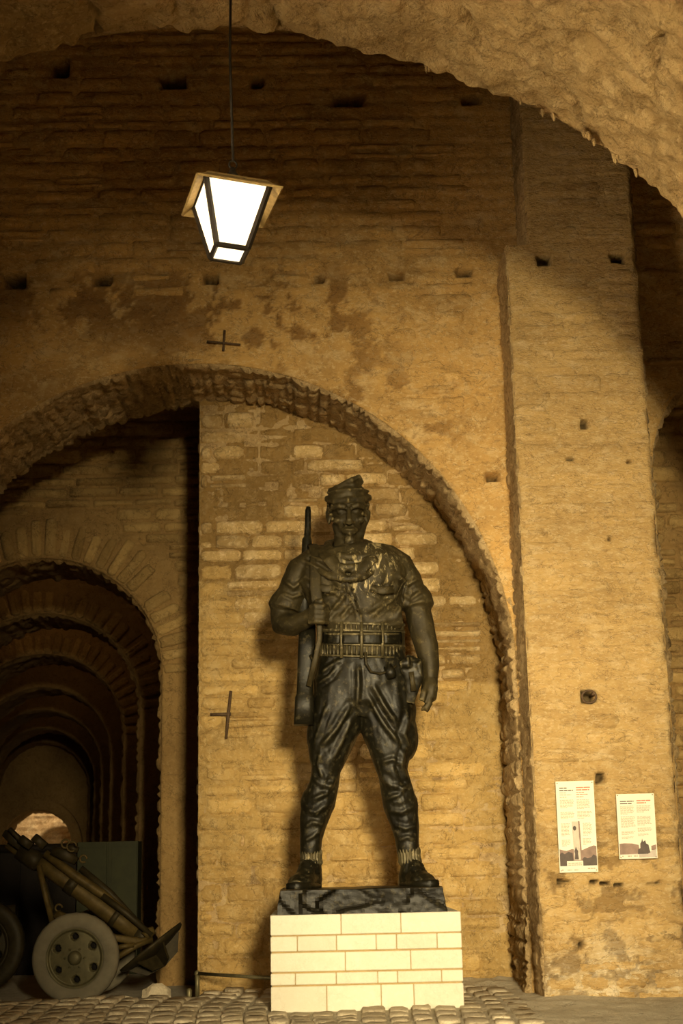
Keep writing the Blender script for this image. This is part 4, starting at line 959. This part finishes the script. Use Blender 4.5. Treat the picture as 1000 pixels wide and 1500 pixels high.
# =================================================================== INFORMATION BOARDS
plain('board_face', (.74, .68, .53), .5, var=.03); plain('print_black', (.11, .09, .075), .6); plain('print_red', (.72, .22, .13), .6); plain('print_grey', (.40, .345, .245), .6, var=.08)
plain('print_hill', (.28, .19, .145), .6, var=.3); plain('print_dark', (.10, .078, .065), .6); plain('print_stone', (.55, .48, .38), .6); plain('print_sky', (.70, .63, .51), .6, var=.03); plain('print_road', (.5, .43, .36), .6); plain('board_edge', (.20, .14, .08), .6)
def board(corners, label, W, Hh, items):
    """corners: pixel quad TL,TR,BR,BL; items drawn in board fractions (0..1, y down)"""
    Yb = -.07; tl, tr, br, bl = [P(*c, Yb) for c in corners]
    t = empty('information_board', (tl+tr+br+bl)/4); o0 = t.location.copy(); tag(t, label, 'board', 'information boards on the pier')
    ux = ((tr-tl)+(br-bl))/2; uz = ((bl-tl)+(br-tr))/2; org = (tl+tr+br+bl)/4-ux/2-uz/2-o0
    def pt(u, v, k): return org+ux*u+uz*v+Vector((0, -k, 0))
    m = MB(); m.add([pt(0,0,0), pt(1,0,0), pt(1,1,0), pt(0,1,0), pt(0,0,-.022), pt(1,0,-.022), pt(1,1,-.022), pt(0,1,-.022)], [(0,1,2,3),(4,7,6,5),(0,4,5,1),(1,5,6,2),(2,6,7,3),(3,7,4,0)]); m.build('panel', 'board_face', t, smooth=False)
    m = MB()
    for u_, v_ in ((.04, .02), (.96, .02), (.96, .98), (.04, .98)): m.loft([pt(u_, v_, -.05), pt(u_, v_, .004)], [.006, .006], 8)
    tag(m.build('fixing_screws', 'board_edge', t), kind='stuff')
    by = {}
    for name, mat, k, polys in items:
        m = MB()
        for poly in polys:
            n = len(poly); m.add([pt(u_, v_, k) for u_, v_ in poly]+[pt(u_, v_, k-.0008) for u_, v_ in poly], [tuple(range(n))]+[(i, i+n, (i+1) % n+n, (i+1) % n) for i in range(n)])
        o = m.build(name, mat, t, smooth=False)
        if len(polys) > 1: o['kind'] = 'stuff'
def words(x0, x1, y, h, rg, end=1.0, ws=(.03, .09)):
    out = []; x = x0; xe = x0+(x1-x0)*end
    while x < xe-.01:
        w_ = min(rg.uniform(*ws), xe-x); out.append([(x, y), (x+w_, y), (x+w_, y+h), (x, y+h)]); x += w_+.012
    return out
def para(x0, x1, y0, y1, n, rg):
    out = []; p = (y1-y0)/n
    for i in range(n): out += words(x0, x1, y0+p*i, p*.55, rg, rg.uniform(.85, 1) if i < n-1 else .5)
    return out
rg = random.Random(4)
head_b = words(.09,.30,.068,.013,rg,.95,(.07,.2))+words(.09,.45,.094,.013,rg,1,(.08,.16))
head_b2 = words(.09,.26,.124,.009,rg,1,(.05,.1))+words(.09,.40,.146,.009,rg,1,(.05,.12))+words(.09,.27,.172,.009,rg,1,(.05,.1))
head_r = words(.53,.90,.066,.013,rg,1,(.07,.2))+words(.53,.88,.092,.013,rg,1,(.08,.16))+words(.53,.74,.122,.009,rg)+words(.53,.84,.144,.009,rg)+words(.53,.72,.170,.009,rg)
body_t = para(.09,.47,.205,.30,7,rg)+para(.09,.47,.34,.42,6,rg)+para(.53,.90,.205,.315,8,rg)+para(.53,.92,.335,.42,6,rg)+para(.09,.32,.465,.61,10,rg)+para(.09,.34,.645,.72,5,rg)+para(.66,.90,.465,.61,10,rg)+para(.64,.86,.635,.71,5,rg)
hills = [[(.02,.745),(.10,.755),(.2,.765),(.30,.752),(.36,.745),(.40,.75),(.40,.93),(.02,.93)], [(.58,.765),(.70,.745),(.82,.725),(.92,.712),(.985,.72),(.985,.93),(.58,.93)], [(.38,.86),(.60,.86),(.60,.93),(.38,.93)]]
trees = [[(.02,.80),(.08,.78),(.15,.80),(.25,.775),(.36,.79),(.38,.93),(.02,.93)], [(.60,.86),(.66,.835),(.74,.85),(.84,.84),(.90,.81),(.985,.83),(.985,.93),(.60,.93)]]
mon = [[(.37,.445),(.54,.445),(.56,.87),(.40,.87)]]; mon2 = [[(.54,.44),(.58,.445),(.605,.87),(.565,.87)]]
fig = [[(.41,.86),(.42,.80),(.405,.77),(.43,.745),(.45,.72),(.47,.745),(.505,.77),(.50,.80),(.515,.86)], [(.44+.045*math.cos(t), .52+.026*math.sin(t)) for t in [k*math.pi/6 for k in range(12)]]]
plq = [[(.20,.875),(.62,.875),(.62,.94),(.20,.94)]]; foot = [[(.02,.955),(.70,.955),(.70,.99),(.02,.99)]]
logos = [[(.06,.965),(.10,.965),(.10,.982),(.06,.982)]]+words(.2,.32,.968,.011,rg)+words(.38,.48,.968,.011,rg)+words(.73,.95,.955,.014,rg)
board([(813,1145),(869,1143.5),(875.5,1277),(820,1278.5)], 'taller information board with monument picture on the limewashed pier', 0, 0,
      [('heading', 'print_black', .001, head_b), ('subheading', 'print_grey', .001, head_b2), ('red_heading', 'print_red', .001, head_r), ('text_block', 'print_grey', .001, body_t),
       ('hill_picture', 'print_hill', .001, hills), ('tree_picture', 'print_dark', .0018, trees), ('monument_picture', 'print_stone', .0026, mon), ('monument_edge', 'print_hill', .0026, mon2),
       ('figure_picture', 'print_dark', .0034, fig), ('plaque_picture', 'print_sky', .0034, plq), ('footer', 'print_sky', .0034, foot), ('footer_marks', 'print_grey', .0042, logos+words(.23,.59,.895,.01,rg)+words(.23,.59,.915,.01,rg))])
hb = words(.09,.46,.105,.017,rg,1,(.1,.2))+words(.09,.40,.14,.017,rg,1,(.1,.2)); hr = words(.53,.90,.10,.017,rg,1,(.1,.2))+words(.53,.78,.135,.017,rg,1,(.1,.2))
bt = para(.09,.46,.185,.325,8,rg)+para(.09,.47,.35,.53,10,rg)+para(.09,.46,.575,.64,4,rg)+para(.09,.42,.66,.70,3,rg)+para(.52,.90,.185,.30,6,rg)+para(.52,.92,.35,.50,8,rg)+para(.52,.90,.53,.60,4,rg)+para(.52,.84,.62,.66,3,rg)
hl = [[(.02,.765),(.15,.76),(.35,.765),(.52,.79),(.56,.93),(.02,.93)], [(.85,.81),(.98,.79),(.98,.87),(.85,.88)]]
cas = [[(.49,.93),(.50,.86),(.56,.84),(.565,.77),(.60,.74),(.62,.69),(.64,.745),(.70,.72),(.72,.77),(.78,.79),(.80,.86),(.82,.91),(.75,.93)]]
rd = [[(.50,.925),(.80,.90),(.98,.86),(.98,.985),(.02,.985),(.02,.93)]]
board([(902,1163.5),(957,1162),(963,1257),(907,1258.5)], 'shorter information board with tree and hill picture on the limewashed pier', 0, 0,
      [('heading', 'print_black', .001, hb), ('red_heading', 'print_red', .001, hr), ('text_block', 'print_grey', .001, bt), ('hill_picture', 'print_hill', .001, hl), ('road_picture', 'print_road', .0016, rd),
       ('tree_picture', 'print_dark', .0024, cas), ('footer', 'print_sky', .0032, [[(.03,.935),(.52,.935),(.52,.985),(.03,.985)]]), ('footer_marks', 'print_grey', .004, words(.07,.12,.95,.018,rg)+words(.22,.32,.95,.018,rg)+words(.38,.48,.95,.018,rg))])

# =================================================================== HEAVY MORTAR ON WHEELS
plain('gun_green', (.105, .07, .02), .55, .2, bump=.25, var=.55, scale=9); plain('gun_dark', (.042, .031, .012), .55, .2, bump=.2, var=.5)
plain('tyre', (.165, .14, .09), .85, bump=.3, var=.3, scale=6); plain('wheel_steel', (.10, .085, .04), .5, .3, bump=.15, var=.4); plain('hole_shade_black', (.008, .006, .004), .9)
YW = 1.85
def wheel(parent, name, cen, r, ax=Vector((0, -1, 0)), mats=('tyre', 'wheel_steel')):
    """tyre + dished disc with six recesses + hub; axis towards the camera"""
    w_ = empty(name); w_.parent = parent; w_.location = cen
    w_.rotation_euler = Vector((0, -1, 0)).rotation_difference(ax).to_euler()
    prof = [(.64, .08), (.70, .105), (.82, .125), (.93, .115), (.985, .075), (1.0, .03), (1.0, -.03), (.985, -.075), (.93, -.115), (.82, -.125), (.70, -.105), (.64, -.08)]
    n = 56; v = []; f = []
    for rr_, y in prof:
        for k in range(n):
            a = 2*math.pi*k/n; q = r*rr_*(1-.012*((k % 2) if rr_ > .99 else 0)); v.append((q*math.cos(a), -y*r/.5*.62, q*math.sin(a)))
    m_ = len(prof)
    for i in range(m_):
        for k in range(n): f.append((i*n+k, i*n+(k+1) % n, ((i+1) % m_)*n+(k+1) % n, ((i+1) % m_)*n+k))
    mesh_obj('tyre', v, f, mats[0], w_)
    # disc
    nr, na = 34, 120; v = []; f = []
    for i in range(nr+1):
        q = i/nr*.66
        for k in range(na):
            a = 2*math.pi*k/na; y = .055+.03*math.cos(q/.66*math.pi*.5)
            if q > .58: y = .055+.05*min(1, (q-.58)/.04)
            for h in range(6):
                ha = math.pi/6+.06+h*math.pi/3; d = math.hypot(q*math.cos(a)-.47*math.cos(ha), q*math.sin(a)-.47*math.sin(ha))
                if d < .085: y = -.12*min(1, (.085-d)/.012)
            v.append((q*r*math.cos(a), -y*r*2*.62, q*r*math.sin(a)))
    for i in range(nr):
        for k in range(na): f.append((i*na+k, i*na+(k+1) % na, (i+1)*na+(k+1) % na, (i+1)*na+k))
    mesh_obj('wheel_disc', v, f, mats[1], w_)
    for h in range(6):  # black discs set into the recesses stand in for the shade there
        ha = math.pi/6+.06+h*math.pi/3; MB().loft([(.47*r*math.cos(ha), .08*r, .47*r*math.sin(ha)), (.47*r*math.cos(ha), .10*r, .47*r*math.sin(ha))], [.09*r]*2, 14).build('hole_shade_disc', 'hole_shade_black', w_)
    m = MB(); m.loft([(0, 0, 0), (0, -.12*r, 0), (0, -.17*r, 0), (0, -.19*r, 0)], [.17*r, .16*r, .13*r, .08*r], 20); m.build('hub', mats[1], w_)
    for h in range(6):
        ha = h*math.pi/3; MB().loft([(.22*r*math.cos(ha), -.09*r, .22*r*math.sin(ha)), (.22*r*math.cos(ha), -.14*r, .22*r*math.sin(ha))], [.025*r]*2, 6).build('wheel_nut', mats[1], w_)
    return w_
wc = P(111, 1403, YW); wr = (P(176, 1403, YW).x-P(47, 1403, YW).x)/2
gun = empty('heavy_mortar', (wc.x, YW+.6, FZ)); GO = gun.location.copy(); tag(gun, 'olive drab heavy mortar on two disc wheels under the wide arch', 'mortar gun')
FZW = wc.z-wr
YM = YW+.62
def Q(px, py, dy=0.0): return P(px, py, YM+dy)-GO
wheel(gun, 'wheel', wc-GO, wr, Vector((-.06, -1, 0)).normalized()); wheel(gun, 'wheel', Vector((wc.x+.03, YW+1.25, wc.z))-GO, wr, Vector((-.06, -1, 0)).normalized())
m = MB(); m.tube([wc-GO, Vector((wc.x+.03, YW+1.25, wc.z))-GO], .05, 12); m.build('axle', 'gun_dark', gun)
gs = (P(200, 1300, YM)-P(100, 1300, YM)).length/100
def tb(name, pts, rad, mat='gun_green', n=16, **k):
    m = MB(); m.loft([Q(*p) for p in pts], [r_*gs if not hasattr(r_, '__len__') else (r_[0]*gs, r_[1]*gs) for r_ in rad], n, k.get('side', (0, 1, 0)), True, k.get('power', 2.0)); return m.build(name, mat, gun)
tb('barrel', [(48,1258),(90,1285),(140,1322),(175,1348),(205,1370)], [11,12.5,13.5,14,12], n=22)
tb('muzzle_collar', [(28,1246),(50,1260),(58,1265)], [12,14,13], 'gun_dark', n=20)
tb('barrel_band', [(100,1292),(112,1301)], [15,15], 'gun_dark', n=20); tb('barrel_band', [(166,1341),(173,1346)], [15.5,15.5], 'gun_dark', n=20)
tb('breech', [(200,1366),(212,1374),(219,1379)], [13,11,7], 'gun_dark')
tb('recoil_tube', [(66,1250,-.1),(110,1283,-.1),(150,1310,-.1),(185,1338,-.1)], [6,7,7,5.5]); tb('recoil_rod', [(150,1312,-.16),(185,1338,-.16),(222,1370,-.14)], [4.5,4.5,4], 'gun_dark')
tb('elevating_tube', [(118,1272,.05),(160,1308,.05),(213,1363,.05)], [5,6,4], 'gun_dark')
tb('cradle_rail', [(10,1238,.12),(45,1262,.12),(75,1282,.12)], [(8,5),(8,5),(7,5)], 'gun_green', power=4); tb('towing_clamp', [(6,1220),(20,1228),(34,1240)], [5,9,8], 'gun_dark', power=5, n=12)
tb('towing_lug', [(14,1214,-.1),(22,1222,-.1),(33,1234,-.1)], [(6,3),(7,3),(6,3)], 'gun_dark', power=5, n=12)
for i, (a_, b2) in enumerate((((30, 1228), (46, 1240)), ((50, 1226), (66, 1240)))):
    tb('sight_bracket', [(a_[0], a_[1], -.12), ((a_[0]+b2[0])/2, (a_[1]+b2[1])/2, -.12), (b2[0], b2[1], -.12)], [(8,6),(9,6),(7,6)], 'gun_dark', n=12, power=6)
tb('bipod_leg', [(57,1268,-.3),(66,1310,-.3),(78,1356,-.3)], [4.5,4,4.5]); tb('bipod_leg', [(57,1268,.2),(70,1312,.25),(86,1360,.3)], [4,4,4], 'gun_dark')
tb('crank_arm', [(76,1356,-.34),(90,1352,-.36),(104,1350,-.34)], [4,5,4]); tb('gear_housing', [(82,1338,-.3),(92,1346,-.3),(100,1352,-.3)], [6,9,7], 'gun_green', power=4)
for c, rr_ in (((86, 1330), 5), ((105, 1240), 7), ((122, 1258), 5), ((96, 1236), 6)):
    m = MB(); cc = Q(c[0], c[1], -.25); m.loft([cc+Vector((rr_*gs*math.cos(t), 0, rr_*gs*math.sin(t))) for t in [k*math.pi*1.7/12 for k in range(13)]], [1.6*gs]*13, 6, (0, 1, 0)); m.build('crank_handle', 'gun_green', gun)
tb('sight_mount', [(76,1246,-.15),(96,1252,-.15),(112,1262,-.15)], [6,9,6], 'gun_dark', power=3); tb('sight_mount', [(100,1240,-.1),(114,1246,-.1)], [5,5], 'gun_dark')
for d_ in (-.30, .32):
    tb('trail_rail', [(110,1352,d_),(165,1373,d_*.8),(205,1380,d_*.4),(222,1376,d_*.2)], [(4,5),(5,6),(6,7),(5,6)], 'gun_green', power=4, side=(0, 0, 1)); tb('trail_brace', [(172,1402,d_),(200,1385,d_*.6),(222,1376,d_*.3)], [4,4.5,4], 'gun_green')
tb('trail_strut', [(170,1388,-.3),(196,1384,-.25)], [3.5,3.5])
tb('breech_pivot', [(212,1372,-.12),(218,1366,-.1),(226,1362,-.1)], [7,8,5], 'gun_green')
# dished base plate
bcn = (Q(178, 1424)+Q(266, 1354))/2; dx = (Q(266, 1354)-Q(178, 1424)).normalized(); nrm = Vector((dx.z, 0, -dx.x)); nrm = nrm if nrm.z > 0 else -nrm
rad_ = (Q(266, 1354)-Q(178, 1424)).length/2; v = []; f = []; n = 40
for i, (rr_, dn) in enumerate(((.12, -.05), (.5, -.03), (.9, .0), (1.0, .03), (1.0, .0), (.9, -.03), (.5, -.07), (.12, -.09))):
    for k in range(n):
        a_ = 2*math.pi*k/n; v.append(bcn+dx*(rad_*rr_*math.cos(a_))+Vector((0, 1, 0))*(rad_*rr_*math.sin(a_))+nrm*dn)
for i in range(7):
    for k in range(n): f.append((i*n+k, i*n+(k+1) % n, (i+1)*n+(k+1) % n, (i+1)*n+k))
f += [tuple(range(n)), tuple(range(7*n, 8*n))]
mesh_obj('base_plate', v, f, 'gun_dark', gun)
for k in range(6):
    a_ = math.pi/3*k; d_ = dx*math.cos(a_)+Vector((0, 1, 0))*math.sin(a_); sdv = nrm.cross(d_)*.012
    p0, p1, p2, p3 = bcn-nrm*.06, bcn+d_*rad_*.85-nrm*.03, bcn+d_*rad_*.5-nrm*.22, bcn-nrm*.26
    m = MB(); m.add([p+sdv for p in (p0, p1, p2, p3)]+[p-sdv for p in (p0, p1, p2, p3)], [(0,1,2,3),(7,6,5,4),(0,4,5,1),(1,5,6,2),(2,6,7,3),(3,7,4,0)]); m.build('base_plate_rib', 'gun_dark', gun, smooth=False)
# a second gun further in: only its near wheel and part of its carriage emerge from the dark
c2 = P(-30, 1385, 4.0); g2 = empty('field_gun', (c2.x, 4.0, FZ)); tag(g2, 'shadowed field gun with one disc wheel showing beyond the mortar', 'field gun')
r2 = c2.z-FZ
wheel(g2, 'wheel', Vector((0, 0, r2)), r2, mats=('gun_dark', 'gun_dark'))
m = MB(); m.tube([Vector((0, -.1, r2)), Vector((0, .45, r2))], .05, 10); m.build('axle', 'gun_dark', g2)
m = MB(); m.box((-.7, .05, r2-.06), (.3, .25, r2+.08)); m.box((-1.1, .1, r2+.05), (-.1, .2, r2+.5)); m.build('carriage', 'gun_dark', g2, smooth=False)
m = MB(); m.tube([Vector((-1.6, .2, r2+.25)), Vector((.4, .2, r2+.42))], [.1, .07], 14); m.build('barrel', 'gun_dark', g2)

# dark green two-door locker in the passage
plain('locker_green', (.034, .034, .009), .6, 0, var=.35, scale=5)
YL = 6.6; x0, x1 = P(112, 1300, YL).x, P(201, 1300, YL).x; zt = P(150, 1233, YL).z
lk = empty('metal_locker', ((x0+x1)/2, YL, FZ)); tag(lk, 'dark green two-door metal locker standing in the passage', 'locker'); hw = (x1-x0)/2; ht = zt-FZ
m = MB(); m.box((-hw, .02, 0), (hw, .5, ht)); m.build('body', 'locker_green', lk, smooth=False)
for s_ in (-1, 1):
    xa, xb = (-hw+.01, -.012) if s_ < 0 else (.012, hw-.01)
    m = MB(); m.box((xa, -.005, .05), (xb, .025, ht-.02)); d_ = m.build('door', 'locker_green', lk, smooth=False)
    m = MB(); m.box((xa, -.015, ht-.08), (xb, .0, ht-.02)); m.box((xa, -.015, .05), (xb, 0, .12)); m.box((xa, -.015, .12), (xa+.05, 0, ht-.08)); m.box((xb-.05, -.015, .12), (xb, 0, ht-.08)); m.build('door_frame', 'locker_green', d_, smooth=False)
    m = MB(); m.tube([(-s_*-.06, -.03, ht*.52), (-s_*-.06, -.03, ht*.60)], .012, 8); m.build('handle', 'gun_dark', d_)

# black covered crate beside the locker, hiding the foot of the far archway
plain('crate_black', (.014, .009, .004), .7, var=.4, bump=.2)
YC = 6.9; xa, xb = P(-60, 1300, YC).x, P(110, 1300, YC).x; zt = P(50, 1236, YC).z
cr = empty('covered_crate', ((xa+xb)/2, YC, FZ)); tag(cr, 'near-black covered crate standing left of the green locker', 'crate'); hw = (xb-xa)/2; ht = zt-FZ
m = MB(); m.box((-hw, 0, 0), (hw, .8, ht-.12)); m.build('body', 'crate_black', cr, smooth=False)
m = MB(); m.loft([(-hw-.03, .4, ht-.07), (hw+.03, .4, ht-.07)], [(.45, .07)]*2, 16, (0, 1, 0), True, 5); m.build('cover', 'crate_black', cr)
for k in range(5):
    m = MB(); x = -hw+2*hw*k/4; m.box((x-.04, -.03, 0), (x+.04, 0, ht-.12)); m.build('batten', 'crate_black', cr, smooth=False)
# pale broken stone by the base plate
c = P(228, 1436, 1.75); rk = MB(); rk.ball((0, 0, .11), (.16, .12, .14), 12, 8)
rk.v = [tuple(Vector(p)+Vector(mnoise.cell_vector(Vector(p)*7))*.05-Vector((.025, .025, .025))) for p in rk.v]
o = rk.build('broken_stone', 'cobble', smooth=False); o.location = (c.x, 1.75, FZ); tag(o, 'pale broken lump of stone beside the mortar base plate', 'stone')
c = P(204, 1449, 1.62); rk = MB(); rk.ball((0, 0, .05), (.13, .09, .07), 10, 7)
rk.v = [tuple(Vector(p)+Vector(mnoise.cell_vector(Vector(p)*9+Vector((5, 1, 2))))*.04-Vector((.02, .02, .02))) for p in rk.v]
o = rk.build('broken_stone', 'cobble', smooth=False); o.location = (c.x-.18, 1.72, FZ); tag(o, 'flat pale stone chip lying beside the broken lump', 'stone')

# low pipe rail between wall end and plinth
plain('pipe', (.20, .17, .085), .45, .5, var=.4)
pa = P(289, 1426, 1.7); pb = Vector((PLX0-.022, .62, P(394, 1433, .62).z)); rl = empty('pipe_rail', (pa.x, 1.7, -.02)); tag(rl, 'low metal pipe rail running from the wall end to the plinth', 'rail')
m = MB(); m.tube([pa-rl.location, pb-rl.location], .019, 10); m.build('pipe', 'pipe', rl)
m = MB(); m.tube([Vector((0, 0, -.06)), Vector((0, 0, pa.z+.045))], .026, 10); m.build('post', 'pipe', rl)
m = MB(); m.ball(pa-rl.location, .035, 10, 8); m.build('coupling', 'pipe', rl)
c = P(277, 1450, 1.72); m = MB(); m.loft([(0, 0, 0), (0, 0, .17), (0, 0, .19)], [.032, .03, .015], 10); o = m.build('ground_peg', 'pipe'); o.location = (c.x, 1.72, FZ); tag(o, 'short pale metal peg in the ground beside the rail post', 'peg')
# rusty ring bolted to the pier
rp = P(862, 1021, -.02); rt = empty('iron_ring', rp); tag(rt, 'rusty iron ring set in a hollow of the pier', 'ring')
m = MB(); m.loft([(.075*math.cos(t), -.02, .065*math.sin(t)) for t in [k*math.pi/10 for k in range(21)]], [.012]*21, 8, (0, 1, 0), False); m.build('ring', 'rust', rt)
m = MB(); m.loft([(.05, .12, .03), (.055, -.03, .035)], [.018, .018], 8); m.build('staple', 'rust', rt)
